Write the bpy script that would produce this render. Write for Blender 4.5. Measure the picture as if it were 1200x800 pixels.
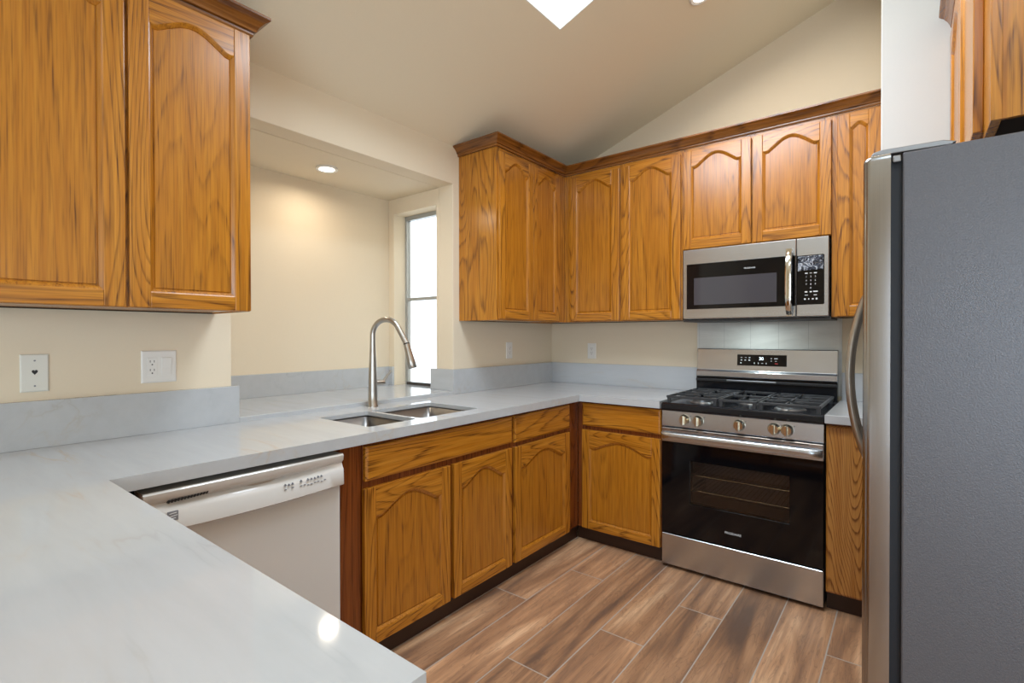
import bpy, bmesh, math, random
from mathutils import Vector, Matrix
random.seed(7)
PI = math.pi
S = bpy.context.scene
COL = S.collection
for o in list(bpy.data.objects):
    bpy.data.objects.remove(o, do_unlink=True)

# ------------------------------------------------------------------ camera
FPX, PX, PY = 594.9913, 582.8557, 397.603
cam_data = bpy.data.cameras.new('camera')
cam = bpy.data.objects.new('camera', cam_data)
COL.objects.link(cam)
R_ = Vector((0.77644654, 0.63018055, -0.00179995))
U_ = Vector((-0.00313974, 0.00672465, 0.99997246))
F_ = Vector((-0.6301753, 0.77641951, -0.00719994))
M = Matrix((R_, U_, -F_)).transposed().to_4x4()
M.translation = Vector((2.2037, -3.3996, 1.2703))
cam.matrix_world = M
cam_data.sensor_width = 36.0
cam_data.lens = FPX / 1200 * 36.0
cam_data.shift_x = (600 - PX) / 1200
cam_data.shift_y = (PY - 400) / 1200
cam_data.clip_start = 0.02
S.camera = cam

# ------------------------------------------------------------------ world, lamps, exposure
W = bpy.data.worlds.new('daylight'); S.world = W
W.use_nodes = True
bg = W.node_tree.nodes['Background']
bg.inputs[0].default_value = (0.86, 0.94, 1.0, 1)
bg.inputs[1].default_value = 3.0
S.view_settings.view_transform = 'Standard'
S.view_settings.look = 'None'
S.view_settings.gamma = 1.0
S.view_settings.use_curve_mapping = False
S.view_settings.exposure = -0.18

def area(name, loc, aim, sx, sy, power, color, shape='RECTANGLE', spread=PI):
    d = bpy.data.lights.new(name, 'AREA')
    d.shape = shape; d.size = sx; d.size_y = sy
    d.energy = power; d.color = color; d.spread = spread
    o = bpy.data.objects.new(name, d); COL.objects.link(o)
    o.location = loc
    o.rotation_euler = Vector(aim).to_track_quat('-Z', 'Y').to_euler()
    return o
COOL = (0.76, 0.88, 1.0)
WARM = (1.0, 0.86, 0.68)
area('patio_daylight', (3.8, -6.85, 1.25), (-0.12, 1, 0.0), 2.7, 2.2, 92, (0.66, 0.83, 1.0))
area('dining_daylight', (5.35, -4.2, 1.3), (-1, 0.05, 0.0), 2.4, 1.8, 4, COOL)
area('skylight_daylight', (1.25, -1.85, 2.845), (0.34, 0, -0.94), 0.66, 1.05, 52, COOL)
area('dining_cool_fill', (2.3, -4.4, 3.24), (0.30, 0.12, -0.94), 0.66, 1.1, 18, (0.62, 0.81, 1.0))  # added cool overhead fill for the peninsula; no skylight is built here
area('range_cooktop_lamp', (1.5, -0.20, 1.345), (0, 0, -1), 0.10, 0.04, 0.9, (0.85, 1.0, 1.0))
CEIL_A, CEIL_B = 2.45, 0.366
def ceil_z(x): return CEIL_A + CEIL_B * x
CANS = [(1.40, -0.80), (2.0, -2.0), (1.365, -4.4), (2.6, -4.6)]

# ------------------------------------------------------------------ materials
def newmat(name):
    m = bpy.data.materials.new(name); m.use_nodes = True
    nt = m.node_tree; b = nt.nodes['Principled BSDF']
    return m, nt, b
def N(nt, t, **kw):
    n = nt.nodes.new(t)
    for k, v in kw.items(): setattr(n, k, v)
    return n
def L(nt, a, b): nt.links.new(a, b)
def ramp(nt, fac, stops):
    r = N(nt, 'ShaderNodeValToRGB')
    cr = r.color_ramp
    while len(cr.elements) < len(stops): cr.elements.new(0.5)
    for e, (p, c) in zip(cr.elements, stops):
        e.position = p; e.color = (*c, 1) if len(c) == 3 else c
    L(nt, fac, r.inputs[0]); return r.outputs[0]
def mathn(nt, op, a, b=None, clamp=False):
    n = N(nt, 'ShaderNodeMath', operation=op); n.use_clamp = clamp
    for i, v in enumerate((a, b)):
        if v is None: continue
        if hasattr(v, 'is_output'): L(nt, v, n.inputs[i])
        else: n.inputs[i].default_value = v
    return n.outputs[0]
def mixc(nt, fac, a, b, mode='MIX'):
    n = N(nt, 'ShaderNodeMix', data_type='RGBA', blend_type=mode)
    for i, v in ((0, fac), (6, a), (7, b)):
        if hasattr(v, 'is_output'): L(nt, v, n.inputs[i])
        elif i == 0: n.inputs[0].default_value = v
        else: n.inputs[i].default_value = (*v, 1)
    return n.outputs[2]
def objcoord(nt, rnd=True):
    tc = N(nt, 'ShaderNodeTexCoord')
    v = tc.outputs['Object']
    if rnd:
        oi = N(nt, 'ShaderNodeObjectInfo')
        s = mathn(nt, 'MULTIPLY', oi.outputs['Random'], 37.0)
        c = N(nt, 'ShaderNodeCombineXYZ')
        for i in range(3): L(nt, s, c.inputs[i])
        a = N(nt, 'ShaderNodeVectorMath', operation='ADD')
        L(nt, v, a.inputs[0]); L(nt, c.outputs[0], a.inputs[1]); v = a.outputs[0]
    return v
def scaled(nt, v, sc):
    n = N(nt, 'ShaderNodeVectorMath', operation='MULTIPLY')
    L(nt, v, n.inputs[0]); n.inputs[1].default_value = sc; return n.outputs[0]
def noise(nt, v, scale, detail=2, rough=0.5, dist=0.0):
    n = N(nt, 'ShaderNodeTexNoise')
    L(nt, v, n.inputs['Vector']); n.inputs['Scale'].default_value = scale
    n.inputs['Detail'].default_value = detail; n.inputs['Roughness'].default_value = rough
    n.inputs['Distortion'].default_value = dist
    return n.outputs['Fac']
def bump(nt, b, h, strength, dist=0.002):
    n = N(nt, 'ShaderNodeBump'); n.inputs['Strength'].default_value = strength
    n.inputs['Distance'].default_value = dist
    L(nt, h, n.inputs['Height']); L(nt, n.outputs[0], b.inputs['Normal'])

OAK_L, OAK_M, OAK_D = (0.58, 0.240, 0.022), (0.44, 0.155, 0.009), (0.10, 0.028, 0.003)
def oak(name, axes, light=OAK_L, mid=OAK_M, dark=OAK_D, rough=0.27, cath=1.0, ringw=0.48, porew=0.42):
    """axes: set of axes the grain runs along"""
    m, nt, b = newmat(name)
    v = objcoord(nt)
    big = [0.45 if a in axes else 4.2 for a in 'xyz']
    fine = [5.5 if a in axes else 210.0 for a in 'xyz']
    mid_ = [1.6 if a in axes else 60.0 for a in 'xyz']
    n1 = noise(nt, scaled(nt, v, big), 1.0, 1.5, 0.45, 0.15)
    w = noise(nt, scaled(nt, v, mid_), 1.0, 2, 0.6)
    t = mathn(nt, 'ADD', mathn(nt, 'MULTIPLY', n1, 30.0 * cath), mathn(nt, 'MULTIPLY', w, 0.55))
    fr = mathn(nt, 'FRACT', t)
    ring = ramp(nt, fr, [(0.0, (0, 0, 0)), (0.62, (0.10, 0.10, 0.10)), (0.88, (0.95, 0.95, 0.95)), (1.0, (0, 0, 0))])
    pore = noise(nt, scaled(nt, v, fine), 1.0, 2, 0.6)
    pr = ramp(nt, pore, [(0.30, (1, 1, 1)), (0.48, (0.25, 0.25, 0.25)), (0.62, (0, 0, 0))])
    base = mixc(nt, ramp(nt, w, [(0.3, (0, 0, 0)), (0.7, (1, 1, 1))]), light, mid)
    amt = mathn(nt, 'ADD', mathn(nt, 'MULTIPLY', ring, mathn(nt, 'ADD', mathn(nt, 'MULTIPLY', pr, 0.40), ringw)), mathn(nt, 'MULTIPLY', pr, porew), True)
    c = mixc(nt, amt, base, dark)
    L(nt, c, b.inputs['Base Color'])
    b.inputs['Roughness'].default_value = rough
    b.inputs['Coat Weight'].default_value = 0.25; b.inputs['Coat Roughness'].default_value = 0.22
    bump(nt, b, amt, 0.18, -0.0008)
    return m
OAKV = oak('oak_vertical_grain', 'z')
OAKH = oak('oak_horizontal_grain', 'x')
OAKP = oak('oak_panel_grain', 'z', light=(0.52, 0.205, 0.015), mid=(0.42, 0.148, 0.008), cath=0.7, ringw=0.16, porew=0.46)
OAKC = oak('oak_moulding_grain', 'xy', light=(0.30, 0.112, 0.018), mid=(0.20, 0.066, 0.009), dark=(0.06, 0.018, 0.003))
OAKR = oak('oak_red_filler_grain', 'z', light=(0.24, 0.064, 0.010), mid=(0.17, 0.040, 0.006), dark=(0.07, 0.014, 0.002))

def plain(name, col, rough=0.5, metal=0.0, spec=0.5, noise_amt=0.0, nscale=40, bumpy=0.0, coat=0.0):
    m, nt, b = newmat(name)
    b.inputs['Roughness'].default_value = rough; b.inputs['Metallic'].default_value = metal
    b.inputs['Specular IOR Level'].default_value = spec
    b.inputs['Coat Weight'].default_value = coat
    v = objcoord(nt, False)
    n = noise(nt, v, nscale, 3)
    lo = tuple(c * (1 - noise_amt) for c in col); hi = tuple(min(1, c * (1 + noise_amt)) for c in col)
    L(nt, mixc(nt, n, lo, hi), b.inputs['Base Color'])
    if bumpy: bump(nt, b, n, bumpy, 0.001)
    return m
def emis(name, col, strength):
    m, nt, b = newmat(name)
    b.inputs['Base Color'].default_value = (*col, 1)
    b.inputs['Emission Color'].default_value = (*col, 1)
    b.inputs['Emission Strength'].default_value = strength
    return m
PAINT = plain('cream_wall_paint', (0.77, 0.67, 0.515), 0.75, spec=0.25, noise_amt=0.015, nscale=120, bumpy=0.06)
CEILP = plain('cream_ceiling_paint', (0.87, 0.79, 0.615), 0.8, spec=0.2, noise_amt=0.015, nscale=120, bumpy=0.05)
WPAINT = plain('pale_wall_paint', (0.63, 0.645, 0.63), 0.75, spec=0.25, noise_amt=0.015, nscale=120, bumpy=0.05)
WHITE = plain('white_plastic', (0.80, 0.79, 0.76), 0.35)
IVORY = plain('ivory_plastic', (0.74, 0.74, 0.68), 0.4)
DWWHITE = plain('white_enamel', (0.66, 0.65, 0.63), 0.16, coat=0.5)
GREYINK = plain('grey_ink', (0.22, 0.23, 0.26), 0.5)
WHITEINK = plain('white_ink', (0.75, 0.78, 0.80), 0.5)
LED = emis('white_led', (0.85, 0.95, 1.0), 1.6)
REDINK = plain('red_ink', (0.35, 0.03, 0.03), 0.5)
BLACKP = plain('black_plastic', (0.012, 0.012, 0.013), 0.45)
BLACKG = plain('black_glass', (0.003, 0.003, 0.004), 0.06, spec=0.35)
ENAMEL = plain('black_enamel', (0.005, 0.006, 0.009), 0.2, spec=0.35)
IRON = plain('cast_iron', (0.035, 0.038, 0.042), 0.42, noise_amt=0.3, nscale=300, bumpy=0.2)
BURNER = plain('burner_aluminium', (0.30, 0.31, 0.32), 0.4, metal=0.9)
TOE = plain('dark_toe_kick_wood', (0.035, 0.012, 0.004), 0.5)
SHADOWBOX = plain('cabinet_inside', (0.05, 0.03, 0.015), 0.8)
GASKET = plain('dark_gasket', (0.010, 0.012, 0.017), 0.55)
CHROME = plain('bright_chrome', (0.72, 0.70, 0.64), 0.12, metal=1.0)
NICKEL = plain('brushed_nickel', (0.46, 0.44, 0.41), 0.28, metal=1.0)
KNOBM = plain('warm_satin_metal', (0.66, 0.60, 0.47), 0.24, metal=1.0)
ALU = plain('aluminium_window_frame', (0.42, 0.44, 0.45), 0.4, metal=0.6)
BRONZE = plain('dark_window_track', (0.06, 0.05, 0.045), 0.5, metal=0.3)

def steel(name, col, rough, stretch='x', metal=1.0, amt=0.10):
    m, nt, b = newmat(name)
    b.inputs['Metallic'].default_value = metal; b.inputs['Roughness'].default_value = rough
    v = objcoord(nt, False)
    sc = [3.0 if a in stretch else 420.0 for a in 'xyz']
    n = noise(nt, scaled(nt, v, sc), 1.0, 3, 0.6)
    L(nt, mixc(nt, n, tuple(c * (1 - amt) for c in col), tuple(c * (1 + amt) for c in col)), b.inputs['Base Color'])
    b.inputs['Anisotropic'].default_value = 0.3
    bump(nt, b, n, 0.03, 0.0004)
    return m
STEEL = steel('brushed_stainless_steel', (0.54, 0.555, 0.575), 0.27)
STEELV = steel('stainless_fridge_door', (0.40, 0.40, 0.405), 0.20, 'z')

def fridge_side():
    m, nt, b = newmat('stippled_grey_enamel')
    v = objcoord(nt, False)
    n = noise(nt, v, 330, 2, 0.6)
    L(nt, mixc(nt, n, (0.098, 0.099, 0.112), (0.140, 0.141, 0.155)), b.inputs['Base Color'])
    b.inputs['Roughness'].default_value = 0.36
    b.inputs['Metallic'].default_value = 0.25
    bump(nt, b, n, 0.5, 0.0010)
    return m
STIPPLE = fridge_side()

def quartz(name='veined_white_quartz', base=(0.49, 0.508, 0.525), rough=0.07):
    m, nt, b = newmat(name)
    tc = N(nt, 'ShaderNodeTexCoord'); v = tc.outputs['Object']
    mp = N(nt, 'ShaderNodeMapping'); L(nt, v, mp.inputs[0])
    mp.inputs['Rotation'].default_value = (0.5, 0.35, math.radians(24))
    mp.inputs['Scale'].default_value = (0.8, 5.5, 5.5)
    n1 = noise(nt, mp.outputs[0], 1.5, 4, 0.5, 0.25)
    d = mathn(nt, 'ABSOLUTE', mathn(nt, 'SUBTRACT', n1, 0.5))
    vein = ramp(nt, d, [(0.0, (1, 1, 1)), (0.012, (0.35, 0.35, 0.35)), (0.05, (0, 0, 0))])
    brk = ramp(nt, noise(nt, v, 3.1, 3), [(0.48, (0, 0, 0)), (0.66, (1, 1, 1))])
    f = mathn(nt, 'MULTIPLY', mathn(nt, 'MULTIPLY', vein, brk), 0.42)
    cl = noise(nt, mp.outputs[0], 3.5, 5, 0.65)
    c0 = mixc(nt, cl, tuple(x * 0.90 for x in base), tuple(min(1, x * 1.08) for x in base))
    vc = mixc(nt, ramp(nt, noise(nt, v, 1.1, 1), [(0.42, (0, 0, 0)), (0.58, (1, 1, 1))]), (0.34, 0.36, 0.38), (0.50, 0.36, 0.20))
    L(nt, mixc(nt, f, c0, vc), b.inputs['Base Color'])
    b.inputs['Roughness'].default_value = rough
    b.inputs['Specular IOR Level'].default_value = 0.5
    return m
QUARTZ = quartz()

def tilewall():
    m, nt, b = newmat('pale_marble_tile')
    v = objcoord(nt, False)
    n = noise(nt, scaled(nt, v, (1.2, 1, 5)), 2.2, 5, 0.62, 0.8)
    c = ramp(nt, n, [(0.3, (0.58, 0.58, 0.55)), (0.55, (0.68, 0.68, 0.65)), (0.75, (0.76, 0.76, 0.73))])
    sx = N(nt, 'ShaderNodeSeparateXYZ'); L(nt, v, sx.inputs[0])
    fx = mathn(nt, 'FRACT', mathn(nt, 'DIVIDE', mathn(nt, 'ADD', sx.outputs[0], 0.0755), 0.1523))
    j = mathn(nt, 'LESS_THAN', fx, 0.016)
    L(nt, mixc(nt, mathn(nt, 'MULTIPLY', j, 0.45), c, (0.30, 0.30, 0.29)), b.inputs['Base Color'])
    b.inputs['Roughness'].default_value = 0.35
    return m
TILE = tilewall()

def floor_mat():
    m, nt, b = newmat('wood_look_plank_tile')
    tc = N(nt, 'ShaderNodeTexCoord'); v = tc.outputs['Object']
    s = N(nt, 'ShaderNodeSeparateXYZ'); L(nt, v, s.inputs[0])
    PW, PL = 0.1953, 1.215
    cx = mathn(nt, 'DIVIDE', mathn(nt, 'SUBTRACT', s.outputs[0], 0.5827 - PW * 6), PW)
    ci = mathn(nt, 'FLOOR', cx); cf = mathn(nt, 'FRACT', cx)
    off = mathn(nt, 'MULTIPLY', mathn(nt, 'MODULO', ci, 3.0), PL / 3)
    cy = mathn(nt, 'DIVIDE', mathn(nt, 'SUBTRACT', mathn(nt, 'ADD', s.outputs[1], 1.42 + PL * 10), off), PL)
    ri = mathn(nt, 'FLOOR', cy); rf = mathn(nt, 'FRACT', cy)
    # plank id
    wn = N(nt, 'ShaderNodeTexWhiteNoise', noise_dimensions='2D')
    cb = N(nt, 'ShaderNodeCombineXYZ'); L(nt, ci, cb.inputs[0]); L(nt, ri, cb.inputs[1])
    L(nt, cb.outputs[0], wn.inputs['Vector'])
    sh = N(nt, 'ShaderNodeVectorMath', operation='SCALE'); L(nt, wn.outputs['Color'], sh.inputs[0]); sh.inputs['Scale'].default_value = 23.0
    a = N(nt, 'ShaderNodeVectorMath', operation='ADD'); L(nt, v, a.inputs[0]); L(nt, sh.outputs[0], a.inputs[1])
    pv = a.outputs[0]
    n1 = noise(nt, scaled(nt, pv, (9, 0.9, 1)), 1.0, 3, 0.55, 0.5)
    n2 = noise(nt, scaled(nt, pv, (70, 3.0, 1)), 1.0, 4, 0.65, 0.3)
    n3 = noise(nt, scaled(nt, pv, (14, 1.6, 1)), 1.0, 4, 0.6, 1.2)
    col = ramp(nt, n1, [(0.33, (0.145, 0.088, 0.062)), (0.44, (0.31, 0.168, 0.092)), (0.56, (0.47, 0.265, 0.145)), (0.70, (0.66, 0.42, 0.25))])
    fr = mathn(nt, 'FRACT', mathn(nt, 'MULTIPLY', n3, 9.0))
    gr = ramp(nt, fr, [(0.0, (0, 0, 0)), (0.75, (0.05, 0.05, 0.05)), (0.93, (0.8, 0.8, 0.8)), (1, (0, 0, 0))])
    col = mixc(nt, mathn(nt, 'MULTIPLY', gr, 0.45), col, (0.10, 0.06, 0.045))
    col = mixc(nt, mathn(nt, 'MULTIPLY', ramp(nt, n2, [(0.35, (1, 1, 1)), (0.6, (0, 0, 0))]), 0.4), col, (0.14, 0.085, 0.06))
    tone = mathn(nt, 'ADD', mathn(nt, 'MULTIPLY', wn.outputs['Value'], 0.36), 0.86)
    hs = N(nt, 'ShaderNodeHueSaturation'); L(nt, tone, hs.inputs['Value']); L(nt, col, hs.inputs['Color'])
    gw, gl = 0.012, 0.0021
    g = mathn(nt, 'MAXIMUM', mathn(nt, 'LESS_THAN', cf, gw), mathn(nt, 'GREATER_THAN', cf, 1 - gw))
    g2 = mathn(nt, 'MAXIMUM', mathn(nt, 'LESS_THAN', rf, gl), mathn(nt, 'GREATER_THAN', rf, 1 - gl))
    g = mathn(nt, 'MAXIMUM', g, g2)
    L(nt, mixc(nt, g, hs.outputs[0], (0.40, 0.36, 0.32)), b.inputs['Base Color'])
    b.inputs['Roughness'].default_value = 0.34
    bump(nt, b, mathn(nt, 'SUBTRACT', mathn(nt, 'MULTIPLY', n2, 0.2), g), 0.15, 0.001)
    return m
FLOOR = floor_mat()

def glassmat(name, col, rough, ior=1.45):
    m, nt, b = newmat(name)
    b.inputs['Base Color'].default_value = (*col, 1); b.inputs['Roughness'].default_value = rough
    b.inputs['Transmission Weight'].default_value = 1.0; b.inputs['IOR'].default_value = ior
    return m
def obscured(name, tint):
    m, nt, b = newmat(name)
    v = objcoord(nt, False)
    n = noise(nt, v, 60, 2)
    b.inputs['Base Color'].default_value = (*tint, 1)
    b.inputs['Transmission Weight'].default_value = 1.0; b.inputs['IOR'].default_value = 1.12
    b.inputs['Roughness'].default_value = 0.35
    bump(nt, b, n, 0.3, 0.001)
    return m
FROST = obscured('obscured_glass', (0.97, 0.99, 1.0))
FROST2 = obscured('obscured_glass_lower', (0.90, 0.93, 0.96))
def smoked():
    m, nt, b = newmat('smoked_oven_glass')
    tr = N(nt, 'ShaderNodeBsdfTransparent'); tr.inputs[0].default_value = (0.72, 0.68, 0.65, 1)
    mx = N(nt, 'ShaderNodeMixShader'); fz = N(nt, 'ShaderNodeFresnel'); fz.inputs[0].default_value = 1.5
    gl = N(nt, 'ShaderNodeBsdfGlossy'); gl.inputs['Roughness'].default_value = 0.04
    L(nt, fz.outputs[0], mx.inputs[0]); L(nt, tr.outputs[0], mx.inputs[1]); L(nt, gl.outputs[0], mx.inputs[2])
    L(nt, mx.outputs[0], nt.nodes['Material Output'].inputs[0])
    return m
SMOKED = smoked()
OVENIN = plain('speckled_oven_enamel', (0.36, 0.29, 0.27), 0.3, noise_amt=0.5, nscale=220)
MWIN = plain('dark_mesh_window', (0.055, 0.055, 0.068), 0.08, coat=0.4)
def film():
    m, nt, b = newmat('wrinkled_clear_film')
    v = objcoord(nt, False)
    n = noise(nt, scaled(nt, v, (1, 1, 1)), 34, 4, 0.65, 1.5)
    c = ramp(nt, n, [(0.40, (0.01, 0.012, 0.02)), (0.50, (0.06, 0.075, 0.11)), (0.57, (0.62, 0.66, 0.74)), (0.64, (0.08, 0.10, 0.14))])  # glints on the wrinkles are painted into the colour as pale streaks
    L(nt, c, b.inputs['Base Color']); b.inputs['Roughness'].default_value = 0.12
    bump(nt, b, n, 1.0, 0.006)
    return m
FILM = film()
SKYLENS = emis('skylight_diffuser', (0.93, 0.98, 1.0), 1.25)
LAMPLENS = emis('lamp_lens', (1.0, 0.93, 0.80), 9.0)

# ------------------------------------------------------------------ mesh helpers
class MB:
    def __init__(s): s.bm = bmesh.new(); s.mats = []
    def mi(s, m):
        if m not in s.mats: s.mats.append(m)
        return s.mats.index(m)
    def face(s, pts, m):
        f = s.bm.faces.new([s.bm.verts.new(p) for p in pts]); f.material_index = s.mi(m); return f
    def box(s, x0, x1, y0, y1, z0, z1, m):
        x0, x1 = sorted((x0, x1)); y0, y1 = sorted((y0, y1)); z0, z1 = sorted((z0, z1))
        v = [s.bm.verts.new(p) for p in [(x0, y0, z0), (x1, y0, z0), (x1, y1, z0), (x0, y1, z0), (x0, y0, z1), (x1, y0, z1), (x1, y1, z1), (x0, y1, z1)]]
        i = s.mi(m)
        for q in [(0, 3, 2, 1), (4, 5, 6, 7), (0, 1, 5, 4), (1, 2, 6, 5), (2, 3, 7, 6), (3, 0, 4, 7)]:
            s.bm.faces.new([v[k] for k in q]).material_index = i
    def prism(s, poly, a, b, m, axis='y'):
        """poly: 2D loop; extruded along axis from a to b. axis y: poly=(x,z); x: (y,z); z: (x,y)"""
        def P(p, t):
            return {'y': (p[0], t, p[1]), 'x': (t, p[0], p[1]), 'z': (p[0], p[1], t)}[axis]
        va = [s.bm.verts.new(P(p, a)) for p in poly]; vb = [s.bm.verts.new(P(p, b)) for p in poly]
        i = s.mi(m); n = len(poly)
        fs = [s.bm.faces.new(va), s.bm.faces.new(vb[::-1])]
        for k in range(n): fs.append(s.bm.faces.new([va[k], vb[k], vb[(k + 1) % n], va[(k + 1) % n]]))
        for f in fs: f.material_index = i
    def rings(s, loops, m, close=True, cap0=False, cap1=False):
        vs = [[s.bm.verts.new(p) for p in l] for l in loops]; i = s.mi(m)
        for a, b in zip(vs, vs[1:]):
            n = len(a)
            for k in range(n if close else n - 1):
                s.bm.faces.new([a[k], a[(k + 1) % n], b[(k + 1) % n], b[k]]).material_index = i
        if cap0: s.bm.faces.new(vs[0][::-1]).material_index = i
        if cap1: s.bm.faces.new(vs[-1]).material_index = i
    def tube(s, path, r, m, n=12, rs=None, flat=None):
        path = [Vector(p) for p in path]; loops = []
        up = None
        for k, p in enumerate(path):
            t = (path[min(k + 1, len(path) - 1)] - path[max(k - 1, 0)]).normalized()
            if up is None:
                up = Vector((0, 0, 1)) if abs(t.z) < 0.9 else Vector((1, 0, 0))
            a = (up - t * up.dot(t)).normalized(); bb = t.cross(a); up = a
            rr = rs[k] if rs else r
            fa, fb = flat if flat else (1, 1)
            loops.append([p + (a * math.cos(2 * PI * j / n) * fa + bb * math.sin(2 * PI * j / n) * fb) * rr for j in range(n)])
        s.rings(loops, m, True, True, True)
    def lathe(s, prof, m, n=24, axis='z', c=(0, 0, 0)):
        loops = []
        for r, h in prof:
            l = []
            for j in range(n):
                u, w = r * math.cos(2 * PI * j / n), r * math.sin(2 * PI * j / n)
                p = {'z': (u, w, h), 'y': (u, h, w), 'x': (h, u, w)}[axis]
                l.append((p[0] + c[0], p[1] + c[1], p[2] + c[2]))
            loops.append(l)
        s.rings(loops, m, True, True, True)
    def build(s, name, parent=None, loc=(0, 0, 0), bevel=0.0, smooth=False, seg=2, angle=35, kind=None):
        bmesh.ops.recalc_face_normals(s.bm, faces=s.bm.faces)
        me = bpy.data.meshes.new(name)
        s.bm.to_mesh(me); s.bm.free()
        for m in s.mats: me.materials.append(m)
        o = bpy.data.objects.new(name, me); COL.objects.link(o)
        o.location = loc
        if parent: o.parent = parent
        if bevel:
            md = o.modifiers.new('bevel', 'BEVEL'); md.width = bevel; md.segments = seg
            md.limit_method = 'ANGLE'; md.angle_limit = math.radians(angle)
            md.harden_normals = False
        if smooth:
            me.set_sharp_from_angle(angle=math.radians(40))
            for p in me.polygons: p.use_smooth = True
        if kind: o['kind'] = kind
        return o
def thing(name, label, cat, loc=(0, 0, 0), rotz=0.0, group=None):
    o = bpy.data.objects.new(name, None); COL.objects.link(o)
    o.empty_display_size = 0.1
    o.location = loc; o.rotation_euler = (0, 0, rotz)
    o['label'] = label; o['category'] = cat
    if group: o['group'] = group
    return o
def tag(o, label, cat, group=None):
    o['label'] = label; o['category'] = cat
    if group: o['group'] = group
    return o
def cells(xs, ys, inside, z0, z1, m, axis='z'):
    """slab with holes: shared-vertex cells, extruded along axis"""
    mb = MB(); i = mb.mi(m); V = {}
    def P(a, b, t): return {'z': (a, b, t), 'x': (t, a, b), 'y': (a, t, b)}[axis]
    def v(ix, iy, k):
        key = (ix, iy, k)
        if key not in V: V[key] = mb.bm.verts.new(P(xs[ix], ys[iy], (z0, z1)[k]))
        return V[key]
    C = {(a, b) for a in range(len(xs) - 1) for b in range(len(ys) - 1) if inside((xs[a] + xs[a + 1]) / 2, (ys[b] + ys[b + 1]) / 2)}
    for a, b in C:
        for k in (0, 1):
            mb.bm.faces.new([v(a, b, k), v(a + 1, b, k), v(a + 1, b + 1, k), v(a, b + 1, k)])
        for (da, db), (p, q) in {(-1, 0): ((a, b), (a, b + 1)), (1, 0): ((a + 1, b), (a + 1, b + 1)), (0, -1): ((a, b), (a + 1, b)), (0, 1): ((a, b + 1), (a + 1, b + 1))}.items():
            if (a + da, b + db) not in C:
                mb.bm.faces.new([v(*p, 0), v(*q, 0), v(*q, 1), v(*p, 1)])
    bmesh.ops.recalc_face_normals(mb.bm, faces=mb.bm.faces)
    bmesh.ops.dissolve_limit(mb.bm, angle_limit=0.01, verts=mb.bm.verts, edges=mb.bm.edges)
    return mb
def text_mesh(txt, size, name, mat, parent, loc, rot, align='CENTER', extrude=0.0003):
    cu = bpy.data.curves.new(name, 'FONT'); cu.body = txt; cu.size = size
    cu.align_x = align; cu.align_y = 'CENTER'; cu.extrude = extrude
    t = bpy.data.objects.new(name + '_tmp', cu); COL.objects.link(t)
    dg = bpy.context.evaluated_depsgraph_get()
    me = bpy.data.meshes.new_from_object(t.evaluated_get(dg))
    bpy.data.objects.remove(t, do_unlink=True); bpy.data.curves.remove(cu)
    me.name = name; me.materials.clear(); me.materials.append(mat)
    o = bpy.data.objects.new(name, me); COL.objects.link(o)
    o.parent = parent; o.location = loc; o.rotation_euler = rot
    return o
FRONT = (PI / 2, 0, 0)        # text standing up, facing -y
def sweep(mb, path, prof, m):
    """profile (outward, z) along horizontal path, outward = right of travel, mitred"""
    path = [Vector((p[0], p[1])) for p in path]; loops = []
    for k, p in enumerate(path):
        ns = []
        if k > 0: d = (path[k] - path[k - 1]).normalized(); ns.append(Vector((d.y, -d.x)))
        if k < len(path) - 1: d = (path[k + 1] - path[k]).normalized(); ns.append(Vector((d.y, -d.x)))
        n = ns[0] if len(ns) == 1 else (ns[0] + ns[1]) / (1 + ns[0].dot(ns[1]))
        loops.append([(p.x + n.x * o, p.y + n.y * o, z) for o, z in prof])
    mb.rings(loops, m, True, True, True)

# ------------------------------------------------------------------ room shell
OPY0, OPY1, OPZ0, OPZ1 = -2.4517, -1.121, 0.905, 2.2125
RX = -0.622
mb = MB(); mb.face([(-0.8, -7.1, 0), (5.6, -7.1, 0), (5.6, 0.15, 0), (-0.8, 0.15, 0)], FLOOR)
mb.build('floor', kind='structure')
mb = cells([-7.0, OPY0, OPY1, 0.0], [0, OPZ0, OPZ1, CEIL_A + 0.02], lambda a, b: not (OPY0 < a < OPY1 and OPZ0 < b < OPZ1), -0.12, 0.0, PAINT, 'x')
mb.build('wall_left', kind='structure', bevel=0.004)
# back wall follows the ceiling slope
mb = MB(); mb.prism([(-0.12, 0), (3.1, 0), (3.1, ceil_z(3.1)), (-0.12, ceil_z(-0.12))], 0.0, 0.12, PAINT, 'y')
mb.build('wall_back', kind='structure')
mb = MB(); mb.prism([(2.107, 0), (2.94, 0), (2.94, ceil_z(2.94)), (2.107, ceil_z(2.107))], -0.70, 0.0, WPAINT, 'y')
mb.build('wall_partition', kind='structure', bevel=0.004)
mb = MB(); mb.box(2.94, 3.06, -2.35, 0.0, 0, ceil_z(2.94), PAINT)
mb.build('wall_right', kind='structure')
mb = cells([3.06, 5.6], [0, 3.55], lambda a, b: True, -2.35, -2.23, PAINT, 'y'); mb.build('wall_dining', kind='structure')
# rear wall with a glazed opening, right wall of the dining area with a window
mb = cells([-0.12, 2.4, 5.2, 5.6], [0, 0.08, 2.4, 3.6], lambda a, b: not (2.4 < a < 5.2 and 0.08 < b < 2.4), -7.12, -7.0, PAINT, 'y')
mb.build('wall_rear', kind='structure')
mb = cells([-7.0, -5.4, -3.0, -2.35], [0, 0.4, 2.2, 3.6], lambda a, b: not (-5.4 < a < -3.0 and 0.4 < b < 2.2), 5.48, 5.6, PAINT, 'x')
mb.build('wall_dining_window', kind='structure')
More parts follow.
